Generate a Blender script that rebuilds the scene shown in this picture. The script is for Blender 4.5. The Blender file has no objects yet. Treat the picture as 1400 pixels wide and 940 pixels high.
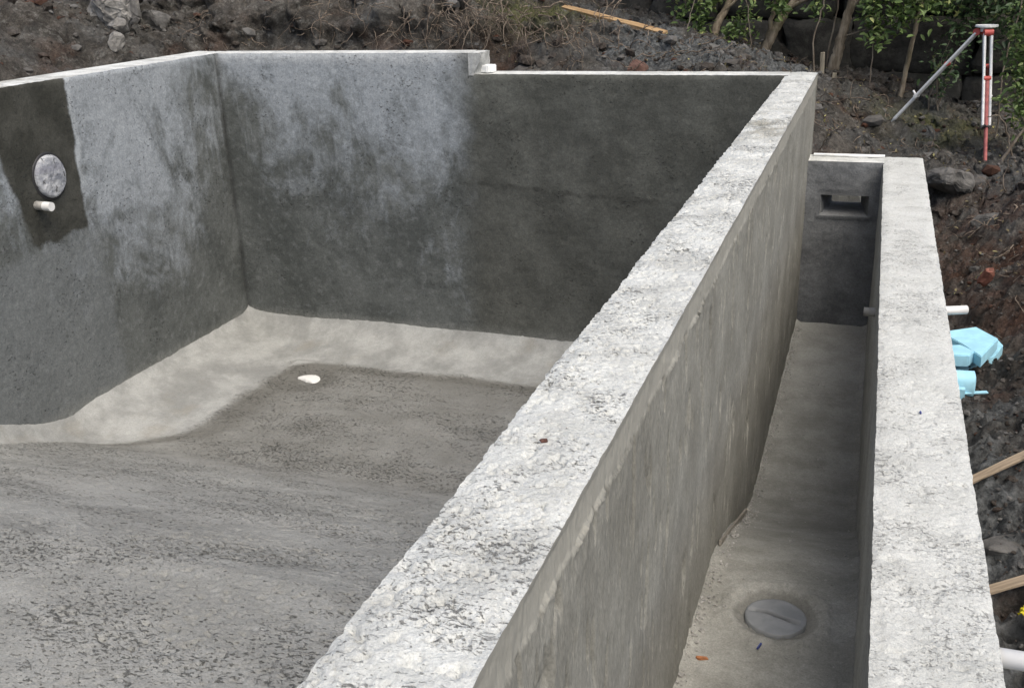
import bpy, bmesh, math, random
import numpy as np
from mathutils import Vector, Matrix

scene = bpy.context.scene
col = scene.collection
random.seed(4)
rng = np.random.default_rng(7)

# ------------------------------------------------------------------ camera, sky, sun, exposure
cam_d = bpy.data.cameras.new('camera'); cam = bpy.data.objects.new('camera', cam_d); col.objects.link(cam)
cam.location = (0.40285, 0.0, 0.8316)
cam.rotation_euler = (1.2044, 0.0326, 0.3366)
cam_d.sensor_width = 36.0
cam_d.lens = 36.0 * 1372.36 / 1400.0
cam_d.clip_start = 0.02; cam_d.clip_end = 500
scene.camera = cam

SUN_EL, SUN_AZ = math.radians(58), math.radians(128)      # azimuth clockwise from +Y: behind the camera, to the right
world = bpy.data.worlds.new('World'); scene.world = world; world.use_nodes = True
wn = world.node_tree
bg = wn.nodes['Background']
sky = wn.nodes.new('ShaderNodeTexSky'); sky.sky_type = 'NISHITA'; sky.sun_disc = False
sky.sun_elevation = SUN_EL; sky.sun_rotation = SUN_AZ
sky.air_density = 1.0; sky.dust_density = 4.5; sky.ozone_density = 0.15
wn.links.new(sky.outputs[0], bg.inputs[0]); bg.inputs[1].default_value = 0.14
sd = bpy.data.lights.new('sun', 'SUN'); so = bpy.data.objects.new('sun', sd); col.objects.link(so)
sd.energy = 1.15; sd.angle = math.radians(45); sd.color = (1.0, 0.99, 0.90)
so.location = (6, -6, 12)
sdir = Vector((math.sin(SUN_AZ) * math.cos(SUN_EL), math.cos(SUN_AZ) * math.cos(SUN_EL), math.sin(SUN_EL)))
so.rotation_euler = sdir.to_track_quat('Z', 'Y').to_euler()

scene.view_settings.view_transform = 'Standard'; scene.view_settings.look = 'None'
scene.view_settings.exposure = 0.6; scene.view_settings.gamma = 1.0
scene.render.engine = 'CYCLES'
scene.render.resolution_x = 1024; scene.render.resolution_y = 687

# ------------------------------------------------------------------ numpy noise
_perm = np.random.default_rng(11).permutation(256); _perm = np.concatenate([_perm, _perm, _perm])
_grad = np.array([[1,1,0],[-1,1,0],[1,-1,0],[-1,-1,0],[1,0,1],[-1,0,1],[1,0,-1],[-1,0,-1],[0,1,1],[0,-1,1],[0,1,-1],[0,-1,-1],[1,1,0],[-1,1,0],[0,-1,1],[0,-1,-1]], float)
def perlin(P):
    F = np.floor(P); I = F.astype(np.int64) & 255; f = P - F
    u = f * f * f * (f * (f * 6 - 15) + 10)
    def g(dx, dy, dz):
        h = _perm[_perm[_perm[(I[:, 0] + dx) & 255] + ((I[:, 1] + dy) & 255)] + ((I[:, 2] + dz) & 255)] & 15
        q = _grad[h]
        return q[:, 0] * (f[:, 0] - dx) + q[:, 1] * (f[:, 1] - dy) + q[:, 2] * (f[:, 2] - dz)
    l = lambda a, b, t: a + (b - a) * t
    x00 = l(g(0,0,0), g(1,0,0), u[:, 0]); x10 = l(g(0,1,0), g(1,1,0), u[:, 0])
    x01 = l(g(0,0,1), g(1,0,1), u[:, 0]); x11 = l(g(0,1,1), g(1,1,1), u[:, 0])
    return l(l(x00, x10, u[:, 1]), l(x01, x11, u[:, 1]), u[:, 2])
def fbm(P, s, octv=3, seed=0, gain=0.5):
    P = np.asarray(P, float) * s + np.array([seed * 17.13, seed * 5.71, seed * 9.37])
    o = np.zeros(len(P)); a = 1.0
    for _ in range(octv):
        o += a * perlin(P); P = P * 2.03 + 3.7; a *= gain
    return o
def sstep(a, b, x):
    t = np.clip((x - a) / (b - a), 0, 1); return t * t * (3 - 2 * t)

# ------------------------------------------------------------------ mesh helpers
def link(name, me, mat=None, parent=None):
    o = bpy.data.objects.new(name, me); col.objects.link(o)
    if mat is not None and me is not None and not me.materials: me.materials.append(mat)
    if parent is not None: o.parent = parent; o.matrix_parent_inverse = parent.matrix_world.inverted() if False else Matrix.Translation(-parent.location)
    return o
def tag(o, label=None, cat=None, group=None, kind=None):
    if label: o['label'] = label
    if cat: o['category'] = cat
    if group: o['group'] = group
    if kind: o['kind'] = kind
    return o
def empty(name, loc=(0, 0, 0)):
    o = bpy.data.objects.new(name, None); col.objects.link(o); o.location = loc; o.empty_display_size = 0.1
    return o
class MB:
    """collects numpy patches, builds one mesh"""
    def __init__(s): s.V = []; s.F = []; s.n = 0; s.S = []
    def add(s, V, F, smooth=True):
        V = np.asarray(V, float); F = np.asarray(F, np.int64)
        s.V.append(V); s.F.append(F + s.n); s.S.append(np.full(len(F), smooth)); s.n += len(V)
        return s
    def grid(s, A, B, fn, flip=False, smooth=True):
        a, b = np.meshgrid(A, B, indexing='ij'); V = fn(a.ravel(), b.ravel())
        i = np.arange(len(A) * len(B)).reshape(len(A), len(B))
        F = np.stack([i[:-1, :-1], i[1:, :-1], i[1:, 1:], i[:-1, 1:]], -1).reshape(-1, 4)
        if flip: F = F[:, ::-1]
        return s.add(V, F, smooth)
    def quad(s, *p): return s.add(np.array(p), [[0, 1, 2, 3]], False)
    def box(s, lo, hi, faces='xXyYzZ'):
        (a, b, c), (d, e, f) = lo, hi
        V = [(a,b,c),(d,b,c),(d,e,c),(a,e,c),(a,b,f),(d,b,f),(d,e,f),(a,e,f)]
        D = dict(z=(0,3,2,1), Z=(4,5,6,7), y=(0,1,5,4), Y=(2,3,7,6), x=(3,0,4,7), X=(1,2,6,5))
        return s.add(V, [D[k] for k in faces], False)
    def tube(s, pts, rad, n=8, cap=True):
        pts = [Vector(p) for p in pts]; m = len(pts)
        rad = [rad] * m if np.isscalar(rad) else list(rad)
        V = []; up = None
        for i in range(m):
            t = (pts[min(i + 1, m - 1)] - pts[max(i - 1, 0)]).normalized()
            if up is None:
                up = Vector((0, 0, 1)) if abs(t.z) < .9 else Vector((1, 0, 0))
            sx = t.cross(up).normalized(); up = sx.cross(t).normalized()
            for k in range(n):
                a = 2 * math.pi * k / n
                V.append(pts[i] + (sx * math.cos(a) + up * math.sin(a)) * rad[i])
        F = [(i * n + k, i * n + (k + 1) % n, (i + 1) * n + (k + 1) % n, (i + 1) * n + k) for i in range(m - 1) for k in range(n)]
        s.add([tuple(v) for v in V], F)
        if cap:
            for base, c, rev in ((0, pts[0], True), ((m - 1) * n, pts[-1], False)):
                ring = [tuple(V[base + k]) for k in range(n)] + [tuple(c)]
                T = [((k + 1) % n, k, n, n) if rev else (k, (k + 1) % n, n, n) for k in range(n)]
                s.add(ring, T, False)
        return s
    def build(s, name, mat, parent=None, attrs=None):
        V = np.concatenate(s.V); S = np.concatenate(s.S)
        Fs = []
        for f in s.F:
            if f.shape[1] == 3: f = np.concatenate([f, f[:, 2:3]], 1)
            Fs.append(f)
        F = np.concatenate(Fs); tri = F[:, 2] == F[:, 3]
        tot = np.where(tri, 3, 4); start = np.concatenate([[0], np.cumsum(tot)[:-1]])
        keep = np.ones(F.shape, bool); keep[tri, 3] = False
        me = bpy.data.meshes.new(name)
        org = np.array(parent.location) * 0 if parent is not None else 0
        me.vertices.add(len(V)); me.vertices.foreach_set('co', (V - org).astype(np.float32).ravel())
        idx = F[keep]; me.loops.add(len(idx)); me.loops.foreach_set('vertex_index', idx.astype(np.int32))
        me.polygons.add(len(F)); me.polygons.foreach_set('loop_start', start.astype(np.int32))
        me.polygons.foreach_set('use_smooth', S)
        me.update(calc_edges=True); me.validate()
        if attrs:
            for k, v in attrs.items():
                at = me.attributes.new(k, 'FLOAT', 'POINT'); at.data.foreach_set('value', np.asarray(v, np.float32))
        return link(name, me, mat, parent)

def steps(*seg):
    """steps((a,b,d),(b,c,d2)...) -> ascending coordinates with the given spacing"""
    out = []
    for a, b, d in seg:
        n = max(1, int(round((b - a) / d))); out.append(np.linspace(a, b, n + 1)[:-1])
    out.append([seg[-1][1]]); return np.concatenate(out)

def lump_mesh(name, mat, size=(1, 1, 1), seed=0, rough=0.25, sub=2, freq=1.6, facet=True):
    bm = bmesh.new(); bmesh.ops.create_icosphere(bm, subdivisions=sub, radius=0.5)
    V = np.array([v.co[:] for v in bm.verts])
    # square it a little, then break it up
    V = np.sign(V) * np.abs(V * 2) ** 0.75 / 2
    nrm = V / np.linalg.norm(V, axis=1)[:, None]
    V = V * (1 + rough * fbm(nrm, freq, 3, seed)[:, None] * 1.6)
    V = V * np.array(size)
    for v, c in zip(bm.verts, V): v.co = c
    me = bpy.data.meshes.new(name); bm.to_mesh(me); bm.free()
    me.polygons.foreach_set('use_smooth', [not facet] * len(me.polygons))
    me.materials.append(mat)
    return me

# ------------------------------------------------------------------ material helper
class G:
    def __init__(s, name, rough=0.9, spec=0.25):
        s.m = bpy.data.materials.new(name); s.m.use_nodes = True; s.t = s.m.node_tree
        s.b = s.t.nodes['Principled BSDF']; s.b.inputs['Roughness'].default_value = rough
        s.b.inputs['Specular IOR Level'].default_value = spec
        s._pos = None; s.tint = None
    def put(s, sock, v):
        if isinstance(v, bpy.types.NodeSocket): s.t.links.new(v, sock)
        elif isinstance(v, (tuple, list)) and len(v) == 3 and sock.type == 'RGBA': sock.default_value = (*v, 1)
        else: sock.default_value = v
    def n(s, typ, ins=None, **kw):
        nd = s.t.nodes.new(typ)
        for k, v in kw.items(): setattr(nd, k, v)
        for k, v in (ins or {}).items(): s.put(nd.inputs[k], v)
        return nd
    @property
    def pos(s):
        if s._pos is None: s._pos = s.n('ShaderNodeNewGeometry').outputs['Position']
        return s._pos
    def xyz(s):
        q = s.n('ShaderNodeSeparateXYZ', {0: s.pos}); return q.outputs[0], q.outputs[1], q.outputs[2]
    def vec(s, sc, v=None): return s.n('ShaderNodeVectorMath', {0: v or s.pos, 1: sc}, operation='MULTIPLY').outputs[0]
    def noise(s, scale, detail=4, rough=.55, sc=None, v=None, dist=0.0, off=None):
        vv = v or s.pos
        if sc: vv = s.vec(sc, vv)
        if off: vv = s.n('ShaderNodeVectorMath', {0: vv, 1: off}, operation='ADD').outputs[0]
        return s.n('ShaderNodeTexNoise', {'Vector': vv, 'Scale': scale, 'Detail': detail, 'Roughness': rough, 'Distortion': dist}).outputs['Fac']
    def voro(s, scale, feature='F1', sc=None):
        return s.n('ShaderNodeTexVoronoi', {'Vector': s.vec(sc) if sc else s.pos, 'Scale': scale}, feature=feature).outputs['Distance']
    def ma(s, op, a, b=0.0, c=0.0, clamp=False):
        return s.n('ShaderNodeMath', {0: a, 1: b, 2: c}, operation=op, use_clamp=clamp).outputs[0]
    def rng(s, v, a, b, c=0.0, d=1.0, smooth=True):
        return s.n('ShaderNodeMapRange', {'Value': v, 'From Min': a, 'From Max': b, 'To Min': c, 'To Max': d}, interpolation_type='SMOOTHSTEP' if smooth else 'LINEAR').outputs[0]
    def mix(s, f, a, b, mode='MIX'):
        nd = s.n('ShaderNodeMix', data_type='RGBA', blend_type=mode)
        s.put(nd.inputs[0], f); s.put(nd.inputs[6], a); s.put(nd.inputs[7], b); return nd.outputs[2]
    def grain(s, c, scale, amt, sc=None, detail=3):
        return s.mix(1.0, c, s.rng(s.noise(scale, detail, .75, sc=sc, off=(.3, .7, .1)), .25, .75, 1 - amt, 1 + amt, False), 'MULTIPLY')
    def attr(s, name): return s.n('ShaderNodeAttribute', attribute_name=name).outputs['Fac']
    def rand(s): return s.n('ShaderNodeObjectInfo').outputs['Random']
    def bump(s, h, strength=.5, dist=.01, prev=None):
        ins = {'Height': h, 'Strength': strength, 'Distance': dist}
        if prev: ins['Normal'] = prev
        return s.n('ShaderNodeBump', ins).outputs[0]
    def out(s, c=None, normal=None, rough=None):
        if c is not None and s.tint: c = s.mix(1.0, c, s.tint, 'MULTIPLY')
        if c is not None: s.put(s.b.inputs['Base Color'], c)
        if normal is not None: s.put(s.b.inputs['Normal'], normal)
        if rough is not None: s.put(s.b.inputs['Roughness'], rough)
        return s.m

def plain(name, c, rough=.7, var=.15, scale=30, spec=.3, bump=.15, metallic=0.0, bscale=80):
    g = G(name, rough, spec); f = g.rng(g.noise(scale, 5), .3, .7)
    g.b.inputs['Metallic'].default_value = metallic
    dk = tuple(x * (1 - var * 2) for x in c)
    return g.out(g.mix(f, dk, c), g.bump(g.noise(bscale, 4), bump, .005))

# --- pale rough top of the shell
def m_top(name, a=(.46, .46, .443), b=(.575, .577, .558), pits=1.0, sc=(.75, 1.5, 1)):
    g = G(name, .95, .15); g.tint = (.985, 1.0, .985)
    f = g.rng(g.noise(7, 8, .62), .34, .62)
    c = g.mix(f, a, b)
    c = g.mix(g.rng(g.noise(2.2, 5, .6, off=(5, 3, 1)), .52, .72, 0, .6), c, tuple(x * .82 for x in a))
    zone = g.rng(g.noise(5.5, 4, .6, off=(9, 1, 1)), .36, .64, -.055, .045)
    # small torn hollows, elongated across the wall, their shade painted into the colour
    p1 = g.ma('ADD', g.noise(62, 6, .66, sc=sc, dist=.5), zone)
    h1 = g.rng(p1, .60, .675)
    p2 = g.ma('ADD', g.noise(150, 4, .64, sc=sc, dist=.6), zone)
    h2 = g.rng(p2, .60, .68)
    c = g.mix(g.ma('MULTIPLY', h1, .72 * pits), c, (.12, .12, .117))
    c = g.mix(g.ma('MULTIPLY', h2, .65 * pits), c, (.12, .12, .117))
    big = g.rng(g.ma('ADD', g.noise(21, 6, .62, sc=sc, dist=.8), zone), .66, .70); c = g.mix(g.ma('MULTIPLY', big, .6 * pits), c, (.10, .10, .098))  # larger crevices, shaded in the colour likewise
    x, y, z = g.xyz()
    dirt = g.ma('MULTIPLY', g.rng(g.ma('ABSOLUTE', g.ma('SUBTRACT', y, 5.35)), .15, .75, 1, 0), g.rng(g.ma('ADD', z, g.ma('MULTIPLY', x, -.0)), -.3, -.1))
    c = g.mix(g.ma('MULTIPLY', dirt, g.rng(g.noise(6, 7, .66, sc=(1, .7, 1)), .42, .62, 0, .75)), c, (.24, .225, .185))
    c = g.grain(g.grain(c, 260, .22), 90, .12)
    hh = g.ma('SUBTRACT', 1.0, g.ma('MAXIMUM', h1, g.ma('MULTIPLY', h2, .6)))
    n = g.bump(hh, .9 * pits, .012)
    n = g.bump(g.noise(45, 7, .68), .6, .012, n)
    n = g.bump(g.noise(160, 5, .65), .6, .004, n)
    return g.out(c, n)
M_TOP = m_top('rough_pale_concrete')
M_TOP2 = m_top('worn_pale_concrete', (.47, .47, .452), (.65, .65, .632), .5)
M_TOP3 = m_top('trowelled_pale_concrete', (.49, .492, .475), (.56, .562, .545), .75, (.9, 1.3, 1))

# --- overflow wall: trowelled beige-grey side with vertical smears
def m_weir():
    g = G('trowelled_concrete', .88, .25); g.tint = (.985, 1.0, .985); x, y, z = g.xyz()
    f = g.rng(g.noise(3.0, 6, .6), .35, .66)
    c = g.mix(f, (.178, .173, .155), (.238, .233, .212))
    st = g.rng(g.noise(9, 8, .68, sc=(1, 1.7, .6)), .44, .68)
    c = g.mix(g.ma('MULTIPLY', st, .22), c, (.27, .264, .242))
    st2 = g.rng(g.noise(42, 6, .66, sc=(1, 1.7, .42)), .56, .72)
    c = g.mix(g.ma('MULTIPLY', st2, .38), c, (.32, .314, .29))
    dk = g.rng(g.noise(26, 7, .68, sc=(1, 1.6, .5), off=(3, 9, 4)), .58, .70)
    c = g.mix(g.ma('MULTIPLY', dk, .55), c, (.105, .10, .09))
    c = g.grain(g.grain(c, 130, .3, (1, 1.5, .5)), 45, .15, (1, 1.6, .6))
    top = g.rng(g.ma('ADD', z, g.ma('MULTIPLY', g.noise(30, 3), .02)), -.085, -.07)
    c = g.mix(g.ma('MULTIPLY', top, .75), c, (.315, .305, .275))
    n = g.bump(g.noise(26, 7, .65, sc=(1, 1.4, .5)), .4, .012)
    n = g.bump(g.noise(160, 4, .6, sc=(1, 1, .5)), .3, .003, n)
    return g.out(c, n)
M_WEIR = m_weir()

# --- pool lining: dark render with bluish lime bloom, patches of fresh wet render
def m_lining(side):
    g = G('lime_bloomed_render_' + ('side' if side else 'back'), .85, .3); x, y, z = g.xyz(); g.tint = (.98, 1.0, .975)
    wob = g.ma('MULTIPLY', g.ma('SUBTRACT', g.noise(5, 7, .68), .5), .32)
    base = g.mix(g.rng(g.noise(2.2, 7, .62), .36, .64), (.070, .075, .073), (.118, .124, .122))
    base = g.mix(g.rng(g.noise(14, 6, .6, off=(2, 2, 7)), .5, .72, 0, .45), base, (.19, .195, .20))
    # lime bloom, running downwards
    h = g.rng(z, -1.9, .15, 0, 1, False)
    if not side:
        reach = g.rng(g.ma('ADD', x, g.ma('MULTIPLY', wob, .8)), -3.55, -2.85, 0, .34)    # the bloom runs lower beside the joint
        h = g.ma('ADD', h, g.ma('MULTIPLY', g.rng(x, -4.9, -4.2, -.35, 0), g.rng(z, -.25, -.05, 1, .2)))
        h = g.ma('ADD', h, g.ma('MULTIPLY', reach, g.rng(z, -2.0, -.3, .55, .3)))
    else:
        reach = g.ma('ADD', g.rng(y, 5.5, 6.0, -.02, .14), g.rng(y, 6.75, 7.25, 0, -.30))
        h = g.ma('ADD', h, reach)
    big = g.noise(1.7, 9, .68, sc=(1, 1, .7), dist=.7)
    fine = g.noise(6.5, 9, .74, sc=(1.05, 1.05, .75), dist=.5)
    e = g.ma('ADD', g.ma('MULTIPLY', big, .75), g.ma('MULTIPLY', fine, .45))
    e = g.ma('ADD', e, g.ma('MULTIPLY', g.ma('SUBTRACT', h, .5), .36))
    bloom = g.rng(e, .55, .76)
    c = g.mix(g.ma('MULTIPLY', bloom, .92), base, (.25, .268, .292))
    run = g.ma('MULTIPLY', g.rng(g.noise(9, 6, .62, sc=(1.2, 1.2, .16), off=(6, 2, 3)), .52, .66), g.rng(z, -1.35, -.1, 0, .55))
    c = g.mix(run, c, (.27, .288, .31))
    hard = g.rng(g.ma('ADD', e, g.ma('MULTIPLY', g.noise(22, 5, .7), .22)), .80, .92)
    c = g.mix(g.ma('MULTIPLY', hard, .5), c, (.34, .358, .388))
    if not side:
        # pale lip just under the top
        lip = g.rng(g.ma('ADD', z, g.ma('MULTIPLY', wob, .5)), .05, .13)
        c = g.mix(g.ma('MULTIPLY', lip, .6), c, (.42, .43, .45))
        # fresh darker render right of the joint
        xr = g.ma('ADD', x, g.ma('MULTIPLY', wob, .75))
        fresh = g.rng(xr, -2.83, -2.52)
        fc = g.mix(g.rng(g.noise(2.6, 6, .6, off=(4, 1, 8)), .35, .68), (.062, .063, .057), (.104, .105, .096))
        fc = g.mix(g.rng(g.noise(16, 6, .65), .55, .75, 0, .35), fc, (.15, .15, .14))
        c = g.mix(fresh, c, fc)
        zz = g.ma('ADD', z, g.ma('ADD', g.ma('MULTIPLY', x, .062), g.ma('MULTIPLY', g.noise(4, 4), .12)))
        jl = g.ma('SUBTRACT', 1.0, g.rng(g.ma('ABSOLUTE', g.ma('ADD', zz, .965)), .004, .03))
        c = g.mix(g.ma('MULTIPLY', g.ma('MULTIPLY', jl, g.rng(x, -2.75, -2.55)), g.rng(g.noise(6, 3), .4, .6, .1, .55)), c, (.033, .033, .03))
    else:
        # wet render patch round the light niche
        yr = g.ma('ADD', y, g.ma('MULTIPLY', wob, .34))
        edge_r = g.ma('ADD', 5.725, g.ma('MULTIPLY', z, .04))
        edge_l = g.rng(z, -.95, .1, 5.17, 4.93, False)
        inside = g.ma('MULTIPLY', g.rng(g.ma('SUBTRACT', edge_r, yr), -.012, .02), g.rng(g.ma('SUBTRACT', yr, edge_l), -.012, .03))
        zb = g.ma('ADD', z, g.ma('ADD', g.ma('MULTIPLY', g.ma('SUBTRACT', g.noise(9, 4, .6), .5), .14), g.ma('MULTIPLY', g.ma('SUBTRACT', y, 5.3), -.06)))
        inside = g.ma('MULTIPLY', inside, g.rng(zb, -.925, -.885))
        wc = g.mix(g.rng(g.noise(5, 6, .6), .35, .68), (.034, .034, .029), (.060, .059, .052))
        c = g.mix(inside, c, wc)
        rim = g.ma('MULTIPLY', g.rng(g.ma('SUBTRACT', yr, edge_r), -.01, .015), g.ma('SUBTRACT', 1, g.rng(g.ma('SUBTRACT', yr, edge_r), .02, .07)))
        c = g.mix(g.ma('MULTIPLY', g.ma('MULTIPLY', rim, g.rng(z, -.7, -.5)), .5), c, (.42, .44, .47))
        low = g.ma('MULTIPLY', g.rng(g.ma('SUBTRACT', 5.80, yr), -.06, .06), g.rng(zb, -.98, -.90, 1, 0))
        c = g.mix(g.ma('MULTIPLY', low, .55), c, (.175, .185, .193))
    dust = g.rng(g.ma('ADD', z, g.ma('MULTIPLY', g.ma('SUBTRACT', g.noise(8, 6, .66), .5), .16)), -2.18, -2.06, .5, 0)
    c = g.mix(dust, c, (.24, .24, .228))
    # shade in the crease where the two walls meet, painted dark
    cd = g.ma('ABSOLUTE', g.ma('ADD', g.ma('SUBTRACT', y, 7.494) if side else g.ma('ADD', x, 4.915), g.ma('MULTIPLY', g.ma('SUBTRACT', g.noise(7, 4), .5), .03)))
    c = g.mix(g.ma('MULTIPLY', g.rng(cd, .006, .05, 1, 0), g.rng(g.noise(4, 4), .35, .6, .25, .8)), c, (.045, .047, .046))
    c = g.grain(g.grain(c, 75, .30), 26, .16)
    pit = g.rng(g.ma('ADD', g.noise(48, 5, .68, sc=(.8, .8, 1.3)), g.rng(g.noise(3, 3), .35, .65, -.05, .05)), .63, .70)
    c = g.mix(g.ma('MULTIPLY', pit, .7), c, (.03, .03, .03))
    n = g.bump(g.ma('SUBTRACT', 1.0, pit), .7, .01)
    n = g.bump(g.noise(24, 8, .7), .32, .012, n)
    n = g.bump(g.noise(85, 5, .7), .4, .005, n)
    return g.out(c, n, g.rng(bloom, 0, 1, .78, .95))
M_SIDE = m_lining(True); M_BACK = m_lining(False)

def m_dark_render(name, a, b, light=(.2, .2, .2), la=.25):
    g = G(name, .85, .3); g.tint = (.985, 1.0, .985)
    c = g.mix(g.rng(g.noise(3, 7, .62), .35, .66), a, b)
    c = g.mix(g.rng(g.noise(11, 6, .66, sc=(1, 1, .6)), .54, .74, 0, la), c, light)
    c = g.grain(g.grain(c, 90, .28), 28, .15)
    c = g.mix(g.rng(g.noise(60, 5, .72), .66, .73, 0, .6), c, (.03, .03, .03))
    n = g.bump(g.noise(24, 7, .68), .5, .012); n = g.bump(g.noise(110, 5, .66), .4, .004, n)
    return g.out(c, n)
M_TROUGH_END = m_dark_render('bluish_trough_render', (.12, .124, .131), (.205, .211, .22))
M_TROUGH_SIDE = m_dark_render('grey_trough_render', (.30, .303, .30), (.40, .403, .40), (.46, .46, .46), .4)

def m_floor():
    g = G('scraped_floor_screed', .95, .15); g.tint = (.985, 1.0, .985)
    st = g.noise(2.0, 8, .66, sc=(.7, 1.15, 1), dist=.7)
    c = g.mix(g.rng(st, .36, .66), (.235, .234, .223), (.30, .299, .286))
    c = g.mix(g.rng(g.noise(11, 7, .68, sc=(.6, 1.3, 1), off=(7, 1, 2)), .54, .74, 0, .45), c, (.38, .375, .36))
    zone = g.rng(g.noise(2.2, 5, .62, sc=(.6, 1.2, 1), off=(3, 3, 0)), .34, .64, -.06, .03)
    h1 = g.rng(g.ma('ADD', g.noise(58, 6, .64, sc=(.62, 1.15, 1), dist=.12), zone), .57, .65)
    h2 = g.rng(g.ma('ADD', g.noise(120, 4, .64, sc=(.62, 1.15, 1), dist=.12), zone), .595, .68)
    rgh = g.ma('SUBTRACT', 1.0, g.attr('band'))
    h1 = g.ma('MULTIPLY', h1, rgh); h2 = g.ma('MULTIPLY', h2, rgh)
    c = g.mix(g.ma('MULTIPLY', h1, .72), c, (.082, .082, .077)); c = g.mix(g.ma('MULTIPLY', h2, .55), c, (.08, .08, .075))  # pits darkened in the colour to stand for their shade
    c = g.grain(g.grain(c, 150, .28, (.7, 1.2, 1)), 50, .14, (.6, 1.2, 1))
    sw = g.rng(g.noise(2.6, 6, .62, sc=(.28, 2.6, 1), off=(2, 5, 5), dist=.4), .54, .70, 0, .42)
    c = g.mix(sw, c, (.36, .36, .343))
    k = g.attr('streak'); c = g.mix(g.ma('MULTIPLY', k, .6), c, (.335, .33, .315))
    wet = g.attr('damp'); c = g.mix(wet, c, (.135, .13, .118))
    band = g.attr('band')
    bc = g.mix(g.rng(g.noise(3.4, 6, .6), .36, .66), (.235, .236, .229), (.345, .346, .336))
    bc = g.mix(g.rng(g.noise(2.3, 5, .6, sc=(1, .8, 1), off=(1, 6, 3)), .55, .72, 0, .5), bc, (.255, .238, .205))
    bc = g.mix(g.rng(g.noise(28, 5, .7), .66, .74, 0, .5), bc, (.13, .125, .115))
    bc = g.grain(g.grain(bc, 110, .16), 30, .10)
    c = g.mix(band, c, bc)
    n = g.bump(g.ma('SUBTRACT', 1.0, g.ma('MAXIMUM', h1, h2)), .9, .014)
    n = g.bump(g.noise(45, 7, .7, sc=(.7, 1.1, 1)), g.rng(band, 0, 1, .65, .25), .012, n)
    n = g.bump(g.noise(170, 4, .65), .4, .003, n)
    return g.out(c, n)
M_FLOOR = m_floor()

def m_tfloor():
    g = G('trough_screed', .92, .2); g.tint = (.985, 1.0, .985); x, y, z = g.xyz()
    c = g.mix(g.rng(g.noise(4, 7, .62), .35, .66), (.235, .230, .208), (.335, .328, .302))
    c = g.mix(g.rng(g.noise(14, 6, .66, off=(2, 8, 5)), .54, .74, 0, .4), c, (.37, .36, .33))
    c = g.mix(g.rng(g.noise(48, 5, .72), .63, .71, 0, .6), c, (.07, .068, .062))
    c = g.mix(g.ma('MULTIPLY', g.rng(y, 2.9, 3.7), g.rng(y, 4.2, 5.4, .22, 0)), c, (.13, .128, .12))
    c = g.mix(g.ma('MULTIPLY', g.rng(y, 5.2, 7.0), g.rng(g.noise(5, 5), .35, .65, .25, .7)), c, (.40, .395, .375))
    c = g.grain(g.grain(c, 170, .26), 55, .14)
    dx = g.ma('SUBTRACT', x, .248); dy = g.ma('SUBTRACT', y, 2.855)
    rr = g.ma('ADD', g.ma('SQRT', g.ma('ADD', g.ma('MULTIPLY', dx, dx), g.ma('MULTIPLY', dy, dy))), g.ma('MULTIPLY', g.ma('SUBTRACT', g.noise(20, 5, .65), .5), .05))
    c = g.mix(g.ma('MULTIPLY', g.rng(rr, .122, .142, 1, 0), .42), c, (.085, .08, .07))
    n = g.bump(g.noise(40, 7, .68), .5, .012); n = g.bump(g.noise(170, 4, .6), .35, .003, n)
    return g.out(c, n)
M_TFLOOR = m_tfloor()

def m_soil():
    g = G('dug_soil', .97, .12); g.tint = (1.02, 1.06, 1.06); x, y, z = g.xyz()
    c = g.mix(g.rng(g.noise(3.2, 8, .64), .34, .66), (.036, .032, .028), (.10, .089, .079))
    c = g.mix(g.rng(g.noise(13, 7, .68), .50, .72, 0, .85), c, (.18, .170, .157))
    red = g.ma('MULTIPLY', g.rng(g.noise(2.0, 6, .6, off=(8, 3, 1)), .52, .70), g.rng(z, -.2, .4, 1, .25))
    red = g.ma('MAXIMUM', red, g.ma('MULTIPLY', g.ma('MULTIPLY', g.rng(x, .7, .9), g.rng(y, 4.9, 6.0)), g.ma('MULTIPLY', g.rng(y, 7.6, 8.2, 1, 0), g.rng(g.noise(4, 5), .38, .6))))
    c = g.mix(g.ma('MULTIPLY', red, .7), c, (.085, .042, .028))
    c = g.grain(g.grain(c, 70, .55), 24, .35)
    c = g.mix(g.rng(g.noise(95, 4, .7, off=(4, 4, 4)), .64, .72, 0, .55), c, (.20, .185, .165))
    gr = g.attr('grit'); gc = g.mix(g.rng(g.noise(30, 7, .72), .36, .66), (.048, .049, .050), (.17, .172, .172))
    c = g.mix(gr, c, gc)
    gs = g.attr('moss'); mc = g.mix(g.rng(g.noise(24, 6, .7), .4, .65), (.05, .055, .025), (.17, .16, .085))
    c = g.mix(gs, c, mc)
    n = g.bump(g.noise(16, 8, .72), .9, .05); n = g.bump(g.noise(70, 6, .72), .8, .014, n)
    return g.out(c, n)
M_SOIL = m_soil()

def m_clod():
    g = G('soil_clod', .97, .12); r = g.attr('rnd')
    c = g.mix(g.rng(g.noise(20, 6, .65), .35, .68), (.030, .025, .021), (.085, .075, .066))
    c = g.mix(g.rng(r, .55, 1.0, 0, .9), c, (.15, .148, .142))
    c = g.mix(g.rng(r, 0, .18, .8, 0), c, (.075, .034, .022))
    return g.out(c, g.bump(g.noise(90, 6, .7), .8, .01))
M_CLOD = m_clod()

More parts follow.
